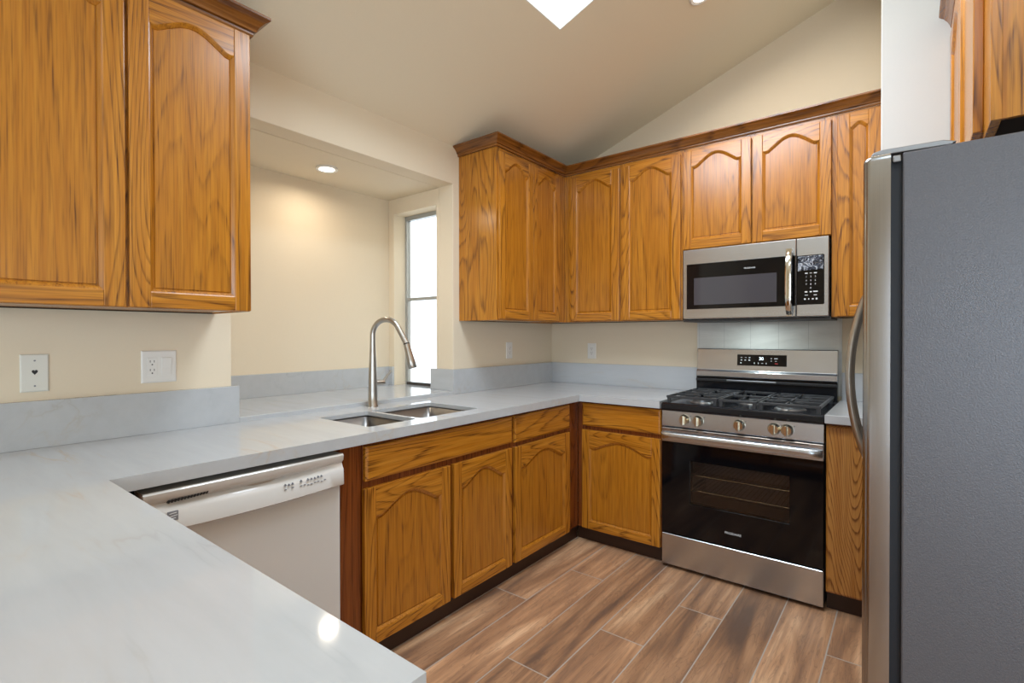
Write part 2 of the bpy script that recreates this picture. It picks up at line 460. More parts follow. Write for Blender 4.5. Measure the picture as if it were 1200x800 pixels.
# sloped ceiling with skylight hole, flat beyond the ridge
SKX0, SKX1, SKY0, SKY1 = 0.868, 1.56, -2.46, -1.262
def slope_pt(x, y): return (x, y, ceil_z(x))
mb = MB()
xs = [-0.12, SKX0, SKX1, 3.06]; ys = [-7.1, SKY0, SKY1, 0.12]
for a in range(3):
    for b_ in range(3):
        if (a, b_) == (1, 1): continue
        mb.face([slope_pt(xs[a], ys[b_]), slope_pt(xs[a + 1], ys[b_]), slope_pt(xs[a + 1], ys[b_ + 1]), slope_pt(xs[a], ys[b_ + 1])], CEILP)
zr = ceil_z(3.06)
mb.face([(3.06, -7.1, zr), (5.6, -7.1, zr), (5.6, -2.2, zr), (3.06, -2.2, zr)], CEILP)
bmesh.ops.remove_doubles(mb.bm, verts=mb.bm.verts, dist=1e-5)
mb.build('ceiling', kind='structure')
# alcove behind the sink
mb = MB(); mb.box(RX - 0.12, RX, OPY0 - 0.14, OPY1 + 0.14, 0, OPZ1, PAINT); mb.build('wall_alcove_back', kind='structure')
mb = MB(); mb.box(RX, -0.12, OPY0 - 0.14, OPY0, 0, OPZ1, PAINT); mb.build('wall_alcove_left', kind='structure')
WX0, WX1, WZ0, WZ1 = -0.5654, -0.1486, 0.9296, 2.1075
mb = cells([RX, WX0, WX1, -0.12], [0, WZ0 - 0.022, WZ1, OPZ1], lambda a, b: not (WX0 < a < WX1 and WZ0 - 0.022 < b < WZ1), OPY1, OPY1 + 0.145, PAINT, 'y')
mb.build('wall_alcove_right', kind='structure', bevel=0.003)
mb = MB(); mb.box(RX - 0.12, -0.12, OPY0 - 0.14, OPY1 + 0.145, OPZ1, OPZ1 + 0.1, PAINT)
mb.build('ceiling_alcove', kind='structure')
mb = MB(); mb.box(RX, -0.12, OPY0, OPY1, 0.0, 0.9, PAINT); mb.build('wall_alcove_base', kind='structure')

# window in the alcove
win = bpy.data.objects.new('window_1', None); COL.objects.link(win); win['kind'] = 'structure'
win.location = (WX0, OPY1 + 0.10, WZ0)
ww, wh = WX1 - WX0, WZ1 - WZ0
mb = MB()
mb.box(0, 0.016, 0, 0.04, 0, wh, ALU); mb.box(ww - 0.016, ww, 0, 0.04, 0, wh, ALU); mb.box(0.016, ww - 0.016, 0, 0.04, wh - 0.03, wh, ALU)
mb.build('window_frame', win, bevel=0.002)
mb = MB(); mb.box(0.016, ww - 0.016, -0.004, 0.03, 0.0, 0.018, BRONZE); mb.build('window_track', win, bevel=0.002)
mb = MB(); mb.box(0.016, ww - 0.016, -0.003, 0.02, 0.585, 0.607, ALU); mb.build('meeting_rail', win, bevel=0.002)
mb = MB(); mb.box(0.016, 0.027, -0.002, 0.015, 0.018, 0.585, ALU); mb.box(ww - 0.027, ww - 0.016, -0.002, 0.015, 0.018, 0.585, ALU); mb.build('sash', win, bevel=0.0015)
mb = MB(); mb.box(0.016, ww - 0.016, 0.020, 0.024, 0.600, wh - 0.03, FROST); mb.build('upper_pane', win)
mb = MB(); mb.box(0.016, ww - 0.016, 0.008, 0.012, 0.018, 0.590, FROST2); mb.build('lower_pane', win)
w2 = bpy.data.objects.new('window_2', None); COL.objects.link(w2); w2['kind'] = 'structure'; w2.location = (2.4, -7.09, 0.08)
mb = MB()
for x in (0, 1.37, 2.74): mb.box(x, x + 0.06, 0, 0.06, 0, 2.32, ALU)
mb.box(0.06, 2.74, 0, 0.06, 0, 0.06, ALU); mb.box(0.06, 2.74, 0, 0.06, 2.26, 2.32, ALU)
mb.build('window_frame', w2)

# skylight diffuser
sk = thing('skylight', 'bright white rectangular skylight in the sloped ceiling', 'skylight', slope_pt(SKX0, SKY0))
dz = CEIL_B * (SKX1 - SKX0)
mb = MB()
w_, l_ = SKX1 - SKX0, SKY1 - SKY0
for (a0, a1, b0, b1) in [(-0.02, w_ + 0.02, -0.02, 0), (-0.02, w_ + 0.02, l_, l_ + 0.02), (-0.02, 0, 0, l_), (w_, w_ + 0.02, 0, l_)]:
    lo = [(a0, b0, CEIL_B * a0 + 0.004), (a1, b0, CEIL_B * a1 + 0.004), (a1, b1, CEIL_B * a1 + 0.004), (a0, b1, CEIL_B * a0 + 0.004)]
    mb.rings([lo, [(p[0], p[1], p[2] + 0.08) for p in lo]], WHITE, True, True, True)
mb.build('curb', sk)
mb = MB(); lo = [(0, 0, 0.008), (w_, 0, dz + 0.008), (w_, l_, dz + 0.008), (0, l_, 0.008)]
mb.rings([lo, [(p[0], p[1], p[2] + 0.012) for p in lo]], SKYLENS, True, True, True)
mb.build('diffuser', sk)

# recessed ceiling lamps
def can(loc, tilt, label, power):
    t = thing('recessed_light', label, 'ceiling light', loc, 0, 'round recessed ceiling lights')
    t.rotation_euler = (0, tilt, 0)
    mb = MB(); mb.lathe([(0.042, 0.006), (0.042, -0.002), (0.054, -0.006), (0.060, -0.003), (0.060, 0.006)], WHITE, 32); mb.build('trim_ring', t, smooth=True)
    mb = MB(); mb.lathe([(0.001, -0.0015), (0.0415, -0.0015), (0.0415, 0.004), (0.001, 0.004)], LAMPLENS, 32); mb.build('lens', t)
    d = bpy.data.lights.new('recessed_lamp', 'AREA'); d.shape = 'DISK'; d.size = 0.08; d.energy = power; d.color = WARM; d.spread = math.radians(165)
    l = bpy.data.objects.new('recessed_lamp', d); COL.objects.link(l)
    l.location = Vector(loc) + Vector((0, 0, -0.012)); l.rotation_euler = (0, tilt, 0)
can((-0.338, -1.784, OPZ1 - 0.006), 0, 'lit round recessed light in the low alcove ceiling above the sink', 2.7)
CANLAB = ['lit recessed light in the sloped ceiling at the top edge above the range', 'recessed light in the sloped ceiling above the kitchen floor', 'recessed light in the sloped ceiling behind the peninsula', 'recessed light in the sloped ceiling nearest the patio door']
for (x, y), lb, pw in zip(CANS, CANLAB, (9.5, 3.0, 0.3, 0.3)):
    can((x, y, ceil_z(x) - 0.006), -math.atan(CEIL_B), lb, pw)

# ------------------------------------------------------------------ cabinet doors
def arch_pts(xl, xr, zs, zp, n=22):
    """cathedral curve from right shoulder to left shoulder"""
    out = []
    for k in range(n + 1):
        t = 1 - 2 * k / n
        a = abs(t)
        if a > 0.86: h = 0.0
        else: h = (0.5 + 0.5 * math.cos(PI * a / 0.86)) ** 0.65
        dip = -0.05 * math.exp(-((a - 0.86) / 0.10) ** 2)
        out.append((xl + (xr - xl) * (t + 1) / 2, zs + (zp - zs) * (h + dip)))
    return out
def inset(poly, d):
    n = len(poly); out = []
    for i in range(n):
        p0, p1, p2 = Vector(poly[i - 1]), Vector(poly[i]), Vector(poly[(i + 1) % n])
        e1 = (p1 - p0).normalized(); e2 = (p2 - p1).normalized()
        n1 = Vector((-e1.y, e1.x)); n2 = Vector((-e2.y, e2.x))
        m = (n1 + n2) / max(0.35, 1 + n1.dot(n2))
        out.append((p1.x + m.x * d, p1.y + m.y * d))
    return out
def cab_door(parent, x0, z0, w, h, yf, top_sh=0.094, top_pk=0.034, st=0.056, br=0.050, t=0.020, panel_depth=0.0055):
    """raised arched door; local origin at lower left of its front face, front faces -y"""
    xl, xr, zb = st, w - st, br
    zs, zp = h - top_sh, h - top_pk
    arch = arch_pts(xl, xr, zs, zp)
    mb = MB()
    e = 0.0
    mb.prism([(0, 0), (st, 0), (st, h), (0, h)], 0, t, OAKV)
    mb.prism([(w - st, 0), (w, 0), (w, h), (w - st, h)], 0, t, OAKV)
    mb.prism([(st, 0), (w - st, 0), (w - st, br), (st, br)], 0, t, OAKH)
    mb.prism([(xl, h)] + [p for p in reversed(arch)] + [(xr, h)], 0, t, OAKH)
    door = mb.build('door', parent, (x0, yf, z0), bevel=0.0022, seg=2, angle=50)
    loop = [(xl, zb), (xr, zb)] + arch
    mb = MB()
    rings = []
    for d, y in ((-0.001, 0.0010), (0.0020, 0.0022), (0.0105, 0.0092), (0.0120, 0.0120), (0.0140, 0.0122), (0.0155, panel_depth + 0.003)):
        rings.append([(p[0], y, p[1]) for p in inset(loop, d)])
    mb.rings(rings, OAKP, True, False, True)
    mb.build('panel', door)
    return door
def slab_front(parent, name, x0, z0, w, h, yf, t=0.020, m=None, kn=None):
    mb = MB(); m = m or OAKH
    mb.rings([[(0.0, t, 0.0), (w, t, 0.0), (w, t, h), (0, t, h)], [(0, 0.006, 0), (w, 0.006, 0), (w, 0.006, h), (0, 0.006, h)],
              [(0.007, 0.0015, 0.007), (w - 0.007, 0.0015, 0.007), (w - 0.007, 0.0015, h - 0.007), (0.007, 0.0015, h - 0.007)],
              [(0.010, 0, 0.010), (w - 0.010, 0, 0.010), (w - 0.010, 0, h - 0.010), (0.010, 0, h - 0.010)]], m, True, True, True)
    return mb.build(name, parent, (x0, yf, z0), bevel=0.001)

def carcass(parent, w, d, z0, z1, frame_x=(), rails=(), recess=0.004, top=True, fm=None):
    """box behind a face frame; frame front at y=-d"""
    ft = 0.019
    mb = MB()
    mb.box(0.0, 0.014, -(d - ft), 0, z0, z1, OAKV); mb.box(w - 0.014, w, -(d - ft), 0, z0, z1, OAKV)
    mb.box(0.014, w - 0.014, -(d - ft), 0, z0 + recess, z0 + recess + 0.014, SHADOWBOX if recess > 0.02 else OAKH)
    if top: mb.box(0.014, w - 0.014, -(d - ft), 0, z1 - 0.014, z1, SHADOWBOX)
    mb.box(0.014, w - 0.014, -0.012, 0, z0, z1, SHADOWBOX)
    mb.build('carcass', parent)
    mb = MB()
    for a, b in frame_x: mb.box(a, b, -d, -(d - ft), z0, z1, fm or OAKV)
    fx = sorted(frame_x)
    for za, zb in rails:
        for (a0, a1), (b0, b1) in zip(fx, fx[1:]): mb.box(a1, b0, -d, -(d - ft), za, zb, fm or OAKH)
    mb.build('face_frame', parent, bevel=0.001)

UZ0, UZ1 = 1.3645, 2.3915
# --- upper cabinet, sink wall beside the alcove  (local x -> +y, front -> +x)
y0 = -1.066
t = thing('upper_cabinet', 'two-door oak upper cabinet on the sink wall between window alcove and corner', 'cabinet', (0, y0, 0), PI / 2, 'oak upper cabinets')
w = -0.2995 - y0
carcass(t, w, 0.3043, UZ0, UZ1, [(0, 0.035), (w - 0.11, w)], [(UZ0, UZ0 + 0.03), (UZ1 - 0.05, UZ1)])
cab_door(t, -1.0555 - y0, 1.371, 0.3425, 0.992, -0.3243, st=0.050)
cab_door(t, -0.7085 - y0, 1.371, 0.3125, 0.992, -0.3243, st=0.050)
# --- upper cabinet, corner on the range wall
t = thing('upper_cabinet', 'tall two-door oak upper cabinet on the range wall left of the microwave', 'cabinet', (0.0, 0, 0), 0, 'oak upper cabinets')
w = 1.1345
carcass(t, w, 0.299, UZ0, UZ1, [(0.305, 0.36), (0.715, 0.755), (w - 0.03, w)], [(UZ0, UZ0 + 0.03), (UZ1 - 0.05, UZ1)])
cab_door(t, 0.3535, 1.371, 0.374, 0.992, -0.3189)
cab_door(t, 0.7435, 1.371, 0.3835, 0.992, -0.3189)
# --- cabinet above microwave
x0 = 1.1345
t = thing('upper_cabinet', 'short two-door oak upper cabinet directly above the microwave', 'cabinet', (x0, 0, 0), 0, 'oak upper cabinets')
w = 1.893 - x0
carcass(t, w, 0.299, 1.782, UZ1, [(0, 0.03), (0.375, 0.40), (w - 0.03, w)], [(1.782, 1.81), (UZ1 - 0.05, UZ1)])
cab_door(t, 1.1415 - x0, 1.785, 0.3755, 0.585, -0.3189, st=0.050, top_sh=0.094, top_pk=0.032, br=0.055)
cab_door(t, 1.5255 - x0, 1.785, 0.3665, 0.585, -0.3189, st=0.050, top_sh=0.094, top_pk=0.032, br=0.055)
# --- narrow cabinet right of microwave
x0 = 1.893
t = thing('upper_cabinet', 'narrow single-door oak upper cabinet right of the microwave against the pale wall', 'cabinet', (x0, 0, 0), 0, 'oak upper cabinets')
w = 2.105 - x0
carcass(t, w, 0.299, UZ0, UZ1, [(0, 0.03), (w - 0.03, w)], [(UZ0, UZ0 + 0.03), (UZ1 - 0.05, UZ1)])
cab_door(t, 1.9175 - x0, 1.3665, 0.180, 1.010, -0.3189, st=0.052, top_sh=0.070, top_pk=0.048)
# --- big cabinet at left
LY1 = -2.5158; LY0 = -3.2955
t = thing('upper_cabinet', 'large two-door oak upper cabinet in the left foreground above two wall plates', 'cabinet', (0, LY0, 0), PI / 2, 'oak upper cabinets')
w = LY1 - LY0
carcass(t, w, 0.3043, 1.361, 2.3740, [(0, 0.03), (w / 2 - 0.02, w / 2 + 0.02), (w - 0.03, w)], [(1.361, 1.39), (2.33, 2.3740)])
cab_door(t, -3.2775 - LY0, 1.3625, 0.374, 1.0085, -0.3243, top_sh=0.100, top_pk=0.052)
cab_door(t, -2.8935 - LY0, 1.3625, 0.374, 1.0085, -0.3243, top_sh=0.100, top_pk=0.052)
CROWN = [(0.0, 0.0), (0.010, 0.0), (0.012, 0.006), (0.012, 0.012), (0.019, 0.015), (0.021, 0.021), (0.028, 0.032), (0.039, 0.043), (0.050, 0.049), (0.054, 0.052), (0.054, 0.060), (0.0, 0.060)]
mb = MB(); sweep(mb, [(0.3043, LY0), (0.3043, LY1), (0.0, LY1)], [(o * 1.08, z * 1.22 + 2.3745) for o, z in CROWN], OAKC)
tag(mb.build('crown_moulding'), 'dark oak crown moulding on top of the large left foreground cabinet', 'moulding', 'oak crown mouldings')
mb = MB(); sweep(mb, [(0.001, -1.066), (0.3043, -1.066), (0.3043, -0.299), (2.105, -0.299)], [(o, z * 0.95 + 2.392) for o, z in CROWN], OAKC)
tag(mb.build('crown_moulding'), 'long L-shaped oak crown moulding over the corner and range wall cabinets', 'moulding', 'oak crown mouldings')
# --- cabinet over the refrigerator, facing -x  (local x -> -y, front -> -x)
t = thing('upper_cabinet', 'oak upper cabinet above the refrigerator at the right edge', 'cabinet', (2.94, -0.70, 0), -PI / 2, 'oak upper cabinets')
w = 1.10; d = 2.94 - 2.345
carcass(t, w, d, 1.755, 2.475, [(0, 0.02), (0.47, 0.50), (0.955, w)], [(1.755, 1.785), (2.43, 2.475)], recess=0.03)
cab_door(t, 0.004, 1.775, 0.472, 0.675, -d - 0.020)
cab_door(t, 0.482, 1.775, 0.476, 0.675, -d - 0.020)
mb = MB(); sweep(mb, [(0, -d), (w, -d), (w, 0)], [(o, z * 1.4 + 2.466) for o, z in CROWN], OAKC)
mb.build('crown_moulding', t)

# ------------------------------------------------------------------ base cabinets
CZ = 0.9096; CT = 0.0397; BZ1 = CZ - CT
def toe(parent, x0, x1, y, back=-0.02):
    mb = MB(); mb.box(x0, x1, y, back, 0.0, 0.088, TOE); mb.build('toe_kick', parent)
# sink cabinet (local x -> +y)
y0 = -2.335
t = thing('base_cabinet', 'two-door oak sink base cabinet beside the dishwasher with one long false drawer front', 'cabinet', (0, y0, 0), PI / 2, 'oak base cabinets')
w = -1.3155 - y0
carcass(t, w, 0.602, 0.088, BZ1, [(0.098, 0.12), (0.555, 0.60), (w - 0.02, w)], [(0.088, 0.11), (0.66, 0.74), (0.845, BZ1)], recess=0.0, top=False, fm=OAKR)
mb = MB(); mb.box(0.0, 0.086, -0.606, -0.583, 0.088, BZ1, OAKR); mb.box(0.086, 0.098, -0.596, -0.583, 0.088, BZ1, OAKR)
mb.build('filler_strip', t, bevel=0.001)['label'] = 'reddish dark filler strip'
slab_front(t, 'false_drawer_front', -2.2335 - y0, 0.7215, 0.907, 0.132, -0.622)
cab_door(t, -2.2405 - y0, 0.0905, 0.458, 0.604, -0.622, top_sh=0.112, top_pk=0.052, st=0.052, br=0.046)
cab_door(t, -1.7600 - y0, 0.0905, 0.4275, 0.604, -0.622, top_sh=0.112, top_pk=0.052, st=0.052, br=0.046)
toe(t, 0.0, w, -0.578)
# corner-side cabinet on sink run
y0 = -1.3155
t = thing('base_cabinet', 'single-door oak base cabinet with drawer at the corner end of the sink run', 'cabinet', (0, y0, 0), PI / 2, 'oak base cabinets')
w = -0.631 - y0
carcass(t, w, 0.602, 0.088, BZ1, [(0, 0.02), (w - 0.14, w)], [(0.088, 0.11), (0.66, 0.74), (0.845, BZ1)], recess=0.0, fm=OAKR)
slab_front(t, 'drawer', -1.3030 - y0, 0.7155, 0.5465, 0.139, -0.622)
cab_door(t, -1.3035 - y0, 0.0905, 0.5450, 0.602, -0.622, top_sh=0.112, top_pk=0.052, st=0.055, br=0.046)
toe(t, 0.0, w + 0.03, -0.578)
# back wall base cabinet
x0 = 0.603
t = thing('base_cabinet', 'oak base cabinet with one door and drawer left of the range', 'cabinet', (x0, 0, 0), 0, 'oak base cabinets')
w = 1.1375 - x0
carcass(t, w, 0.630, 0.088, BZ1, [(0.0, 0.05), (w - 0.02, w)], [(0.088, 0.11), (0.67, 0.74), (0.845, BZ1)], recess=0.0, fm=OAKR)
slab_front(t, 'drawer', 0.6405 - x0, 0.7195, 0.4935, 0.138, -0.6493)
cab_door(t, 0.6395 - x0, 0.0910, 0.4925, 0.604, -0.6493, top_sh=0.106, top_pk=0.055, st=0.050, br=0.046)
toe(t, -0.02, w, -0.594)
# narrow base right of range
x0 = 1.9075
t = thing('base_cabinet', 'narrow oak base cabinet with bold swirling grain between range and refrigerator', 'cabinet', (x0, 0, 0), 0, 'oak base cabinets')
w = 2.105 - x0
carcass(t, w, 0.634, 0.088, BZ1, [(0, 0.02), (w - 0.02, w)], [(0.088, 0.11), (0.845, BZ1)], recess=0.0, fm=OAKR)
slab_front(t, 'front_panel', 0.001, 0.093, w - 0.002, 0.765, -0.6493, t=0.014, m=oak('oak_bold_cathedral', 'z', light=(0.52, 0.24, 0.055), mid=(0.42, 0.17, 0.03), dark=(0.15, 0.045, 0.006), cath=1.9, ringw=0.85, porew=0.22))
toe(t, 0, w, -0.597)
# peninsula cabinet (faces +y)
PYI = -3.0269; PX1 = 1.802
t = thing('base_cabinet', 'oak base cabinet carrying the peninsula countertop in the foreground', 'cabinet', (1.78, -3.66, 0), PI, 'oak base cabinets')
w = 1.78 - 0.02
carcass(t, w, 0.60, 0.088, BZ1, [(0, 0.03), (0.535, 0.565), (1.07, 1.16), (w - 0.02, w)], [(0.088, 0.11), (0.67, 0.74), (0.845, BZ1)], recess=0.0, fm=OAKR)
for k in range(2):
    cab_door(t, 0.025 + 0.535 * k, 0.0905, 0.515, 0.604, -0.620, top_sh=0.112, top_pk=0.052, br=0.046)
    slab_front(t, 'drawer', 0.025 + 0.535 * k, 0.7155, 0.515, 0.139, -0.620)
mb = MB(); mb.box(w - 0.584, w - 0.560, -0.704, -0.60, 0.0, BZ1 - 0.03, OAKV); mb.build('filler_strip', t)
toe(t, 0, w, -0.56)

# ------------------------------------------------------------------ countertops
SX0, SX1, SY0, SY1 = 0.180, 0.540, -2.160, -1.497
PY0 = -3.95
BR0, BR1 = -1.906, -1.884
xs = [0.0, SX0, SX1, 0.6418, 1.1395, PX1]; ys = [PY0, PYI, SY0, BR0, BR1, SY1, -0.6778, 0.0]
def in_counter(x, y):
    if SX0 < x < SX1 and SY0 < y < SY1 and not BR0 < y < BR1: return False
    if x < 0.6418: return True
    if y < PYI: return True
    return y > -0.6778 and x < 1.1395
TS = 0.018
def under(x, y):
    return in_counter(x, y) and not (SX0 - 0.055 < x < SX1 + 0.035 and SY0 - 0.045 < y < SY1 + 0.045)
mb = cells(xs, ys, in_counter, CZ - TS, CZ, QUARTZ)
ve = [e for e in mb.bm.edges if abs(e.verts[0].co.z - e.verts[1].co.z) > 0.01 and SX0 - 0.01 < e.verts[0].co.x < SX1 + 0.01 and SY0 - 0.01 < e.verts[0].co.y < SY1 + 0.01]
bmesh.ops.bevel(mb.bm, geom=ve, offset=0.018, segments=4, profile=0.5, affect='EDGES')
ux = [0.0, SX0 - 0.055, SX1 + 0.035, 0.6418, 1.1395, PX1]; uy = [PY0, PYI, SY0 - 0.045, SY1 + 0.045, -0.6778, 0.0]
lo = cells(ux, uy, under, BZ1, CZ - TS, QUARTZ)
tmp = bpy.data.meshes.new('tmp'); lo.bm.to_mesh(tmp); lo.bm.free(); mb.bm.from_mesh(tmp); bpy.data.meshes.remove(tmp)
bmesh.ops.remove_doubles(mb.bm, verts=mb.bm.verts, dist=1e-5)
tag(mb.build('countertop', bevel=0.0025), 'large white veined quartz countertop wrapping from foreground peninsula past the sink to the range', 'countertop', 'quartz countertops')
mb = cells([1.9055, 2.1065], [-0.6778, 0.0], lambda a, b: True, BZ1, CZ, QUARTZ)
tag(mb.build('countertop', bevel=0.0028), 'small piece of white quartz countertop right of the range', 'countertop', 'quartz countertops')
# window ledge in the alcove
mb = cells([RX, WX0, WX1, 0.0, 0.019], [OPY0, -2.4272, -1.1400, OPY1, OPY1 + 0.098], lambda a, b: (a < 0 and b < OPY1) or WX0 < a < WX1 or (a > 0 and -2.4272 < b < -1.14), CZ - 0.002, 0.9300, QUARTZ)
tag(mb.build('window_ledge', bevel=0.002), 'raised white quartz ledge inside the alcove behind the faucet', 'ledge')
BS = 0.1528; BT = 0.019
def splash(x0, x1, y0, y1, z0, z1, lb):
    mb = MB(); mb.box(x0, x1, y0, y1, z0, z1, QUARTZ)
    tag(mb.build('backsplash', bevel=0.0015), lb, 'backsplash', 'quartz backsplash strips')
splash(0.0, BT, PY0, -2.4276, CZ, CZ + BS, 'quartz backsplash strip below the left wall plates')
splash(0.0, BT, -1.1395, 0.0, CZ, CZ + BS, 'quartz backsplash strip on the sink wall between alcove and corner')
splash(BT, 1.1495, -BT, 0.0, CZ, CZ + BS, 'quartz backsplash strip on the range wall left of the range')
splash(1.9135, 2.107, -BT, 0.0, CZ, CZ + BS, 'short quartz backsplash strip right of the range')
splash(RX, RX + BT, OPY0, OPY1, 0.9300, 1.0585, 'long quartz backsplash strip on the back wall of the alcove')
splash(RX + BT, WX0, OPY1 - BT, OPY1, 0.9300, 1.0585, 'short quartz backsplash piece left of the alcove window')
splash(-0.185, 0.0, OPY1 - BT, OPY1 - 0.0002, 0.9300, CZ + BS, 'short quartz backsplash block right of the alcove window')
mb = MB(); mb.box(1.130, 1.9135, -0.010, 0, 0.93, 1.3645, TILE)
tag(mb.build('tile_panel', bevel=0.001), 'pale grey marble tile panel on the wall between range and microwave', 'tile panel')

# ------------------------------------------------------------------ sink and faucet
t = thing('kitchen_sink', 'stainless steel double bowl undermount sink in front of the faucet', 'sink', ((SX0 + SX1) / 2, (SY0 + SY1) / 2, CZ - TS))
SINKM = steel('satin_sink_steel', (0.24, 0.23, 0.22), 0.36, 'y')
hx, hy = (SX1 - SX0) / 2, (SY1 - SY0) / 2
DIV = -1.895 - (SY0 + SY1) / 2
def rrect(x0, x1, y0, y1, r, z, n=5):
    out = []
    for cx, cy, a in ((x1 - r, y1 - r, 0), (x0 + r, y1 - r, 90), (x0 + r, y0 + r, 180), (x1 - r, y0 + r, 270)):
        for k in range(n + 1):
            an = math.radians(a + 90 * k / n); out.append((cx + r * math.cos(an), cy + r * math.sin(an), z))
    return out
for nm, ya, yb in (('bowl', -hy + 0.004, DIV - 0.008), ('bowl', DIV + 0.008, hy - 0.004)):
    mb = MB()
    a0, a1 = -hx + 0.004, hx - 0.004
    lo = [rrect(a0, a1, ya, yb, 0.02, -0.006), rrect(a0 + 0.004, a1 - 0.004, ya + 0.004, yb - 0.004, 0.02, -0.19), rrect(a0 + 0.03, a1 - 0.03, ya + 0.03, yb - 0.03, 0.02, -0.205)]
    mb.rings(lo, SINKM, True, False, True)
    o = mb.build(nm, t, smooth=True)
    md = o.modifiers.new('thick', 'SOLIDIFY'); md.thickness = 0.0015
    mb = MB(); mb.lathe([(0.001, -0.2035), (0.038, -0.2035), (0.045, -0.2015), (0.047, -0.2045), (0.001, -0.2045)], CHROME, 24, 'z', ((a0 + a1) / 2 - 0.05, (ya + yb) / 2, 0))
    mb.build('drain', o, smooth=True)
mb = cells([-hx - 0.02, -hx + 0.004, hx - 0.004, hx + 0.02], [-hy - 0.02, -hy + 0.004, DIV - 0.008, DIV + 0.008, hy - 0.004, hy + 0.02], lambda a, b: abs(a) > hx - 0.004 or abs(b) > hy - 0.004 or DIV - 0.008 < b < DIV + 0.008, -0.004, -0.0005, SINKM)
mb.build('rim_flange', t)
t = thing('kitchen_faucet', 'brushed nickel pull-down gooseneck faucet behind the sink', 'faucet', (0.073, -1.786, CZ), math.radians(20))
mb = MB()
mb.lathe([(0.0275, 0.0), (0.0275, 0.004), (0.0245, 0.008), (0.0235, 0.08), (0.021, 0.17), (0.0165, 0.26), (0.0150, 0.30)], NICKEL, 28)
mb.build('body', t, smooth=True)
AR = 0.079; zc = 0.362
path = [(0, 0, 0.29)] + [(AR - AR * math.cos(a), 0, zc + AR * 1.04 * math.sin(a)) for a in [PI * k / 20 for k in range(0, 18)]]
last = Vector(path[-1]); prev = Vector(path[-2]); dirn = (last - prev).normalized()
path.append(tuple(last + dirn * 0.045)); path.append(tuple(last + dirn * 0.088))
mb = MB(); mb.tube(path, 0.0145, NICKEL, 16, rs=[0.015] + [0.0138] * (len(path) - 1)); mb.build('gooseneck', t, smooth=True)
p0 = Vector(path[-1]); dv = (dirn + Vector((0, 0, -0.9))).normalized()
mb = MB(); mb.tube([p0 - dv * 0.002, p0 + dv * 0.004], 0.0150, BLACKP, 20); mb.build('joint_ring', t)
mb = MB(); mb.tube([p0 + dv * 0.004, p0 + dv * 0.03, p0 + dv * 0.085, p0 + dv * 0.125, p0 + dv * 0.128], 0.015, NICKEL, 20, rs=[0.0148, 0.0160, 0.0200, 0.0225, 0.0205])
mb.build('spray_head', t, smooth=True)
ca = math.radians(50)
lx, ly = math.cos(ca), math.sin(ca)
mb = MB(); mb.tube([(lx * 0.015, ly * 0.015, 0.122), (lx * 0.055, ly * 0.055, 0.122), (lx * 0.063, ly * 0.063, 0.123)], 0.014, NICKEL, 16, rs=[0.0135, 0.0135, 0.011])
h = mb.build('handle_hub', t, smooth=True)
mb = MB(); mb.tube([(lx * 0.055, ly * 0.055, 0.124), (lx * 0.072, ly * 0.072, 0.148), (lx * 0.098, ly * 0.098, 0.180)], 0.006, NICKEL, 12, rs=[0.0085, 0.0065, 0.0055])
mb.build('lever', t, smooth=True)

# ------------------------------------------------------------------ dishwasher (local x -> +y, front -> +x)
DY0, DY1 = -2.9526, -2.3423
t = thing('dishwasher', 'white built-in dishwasher with curved control panel under the counter', 'dishwasher', (0, DY0, 0), PI / 2)
w = DY1 - DY0
mb = MB(); mb.box(0.004, w - 0.004, -0.56, -0.03, 0.08, 0.845, BLACKP); mb.build('tub', t)
mb = MB(); mb.box(0.0, w, -0.618, -0.565, 0.115, 0.752, DWWHITE); mb.build('door', t, bevel=0.006, seg=3)
mb = MB(); mb.box(0.01, w - 0.01, -0.585, -0.565, 0.01, 0.110, DWWHITE); mb.build('kick_plate', t, bevel=0.002)
# control panel: scooped profile varying across the width
n = 32; prof = []
mb = MB(); loops = []
for k in range(n + 1):
    u = k / n; x = w * u
    c = 1 - (2 * u - 1) ** 2                      # 0 at ends, 1 mid
    zt = 0.806 - 0.016 * c                        # lower border of scoop
    zu = 0.826 - 0.004 * c
    zb = 0.742 - 0.008 * c
    sc = 0.010 + 0.012 * c
    loops.append([(x, -0.566, 0.852), (x, -0.634, 0.852), (x, -0.639, 0.847), (x, -0.637, zu + 0.004), (x, -0.633, zu), (x, -0.637 + sc, (zu + zt) / 2 + 0.003), (x, -0.632, zt), (x, -0.638, zt - 0.008), (x, -0.640 - 0.004 * c, zb + 0.004), (x, -0.638, zb), (x, -0.566, zb)])
mb.rings(loops, DWWHITE, True, True, True)
panel = mb.build('control_panel', t, smooth=True)
def dmark(x0, x1, z0, z1, m, nm='marking', y=-0.6405, parent=None):
    mb = MB(); mb.box(x0, x1, y - 0.0008, y + 0.004, z0, z1, m); return mb.build(nm, parent or panel)
mb = MB()
for k in range(13):
    x = -2.894 - DY0 + 0.0081 * k
    z = 0.8145 + 0.0003 * k
    mb.prism([(x, z), (x + 0.0036, z), (x + 0.0060, z + 0.0070), (x + 0.0024, z + 0.0070)], -0.6365, -0.624, BLACKP)
mb.build('vent_slots', panel)
mb = MB()
mx = w * 0.53
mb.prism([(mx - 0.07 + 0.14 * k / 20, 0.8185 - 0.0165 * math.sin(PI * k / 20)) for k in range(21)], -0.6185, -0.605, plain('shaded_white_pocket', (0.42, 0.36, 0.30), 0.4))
mb.build('handle_pocket', panel, bevel=0.001)
mb = MB(); lx = -2.8835 - DY0
mb.box(lx - 0.013, lx + 0.013, -0.6415, -0.636, 0.766, 0.792, GREYINK); mb.build('logo_badge', panel)
mb = MB()
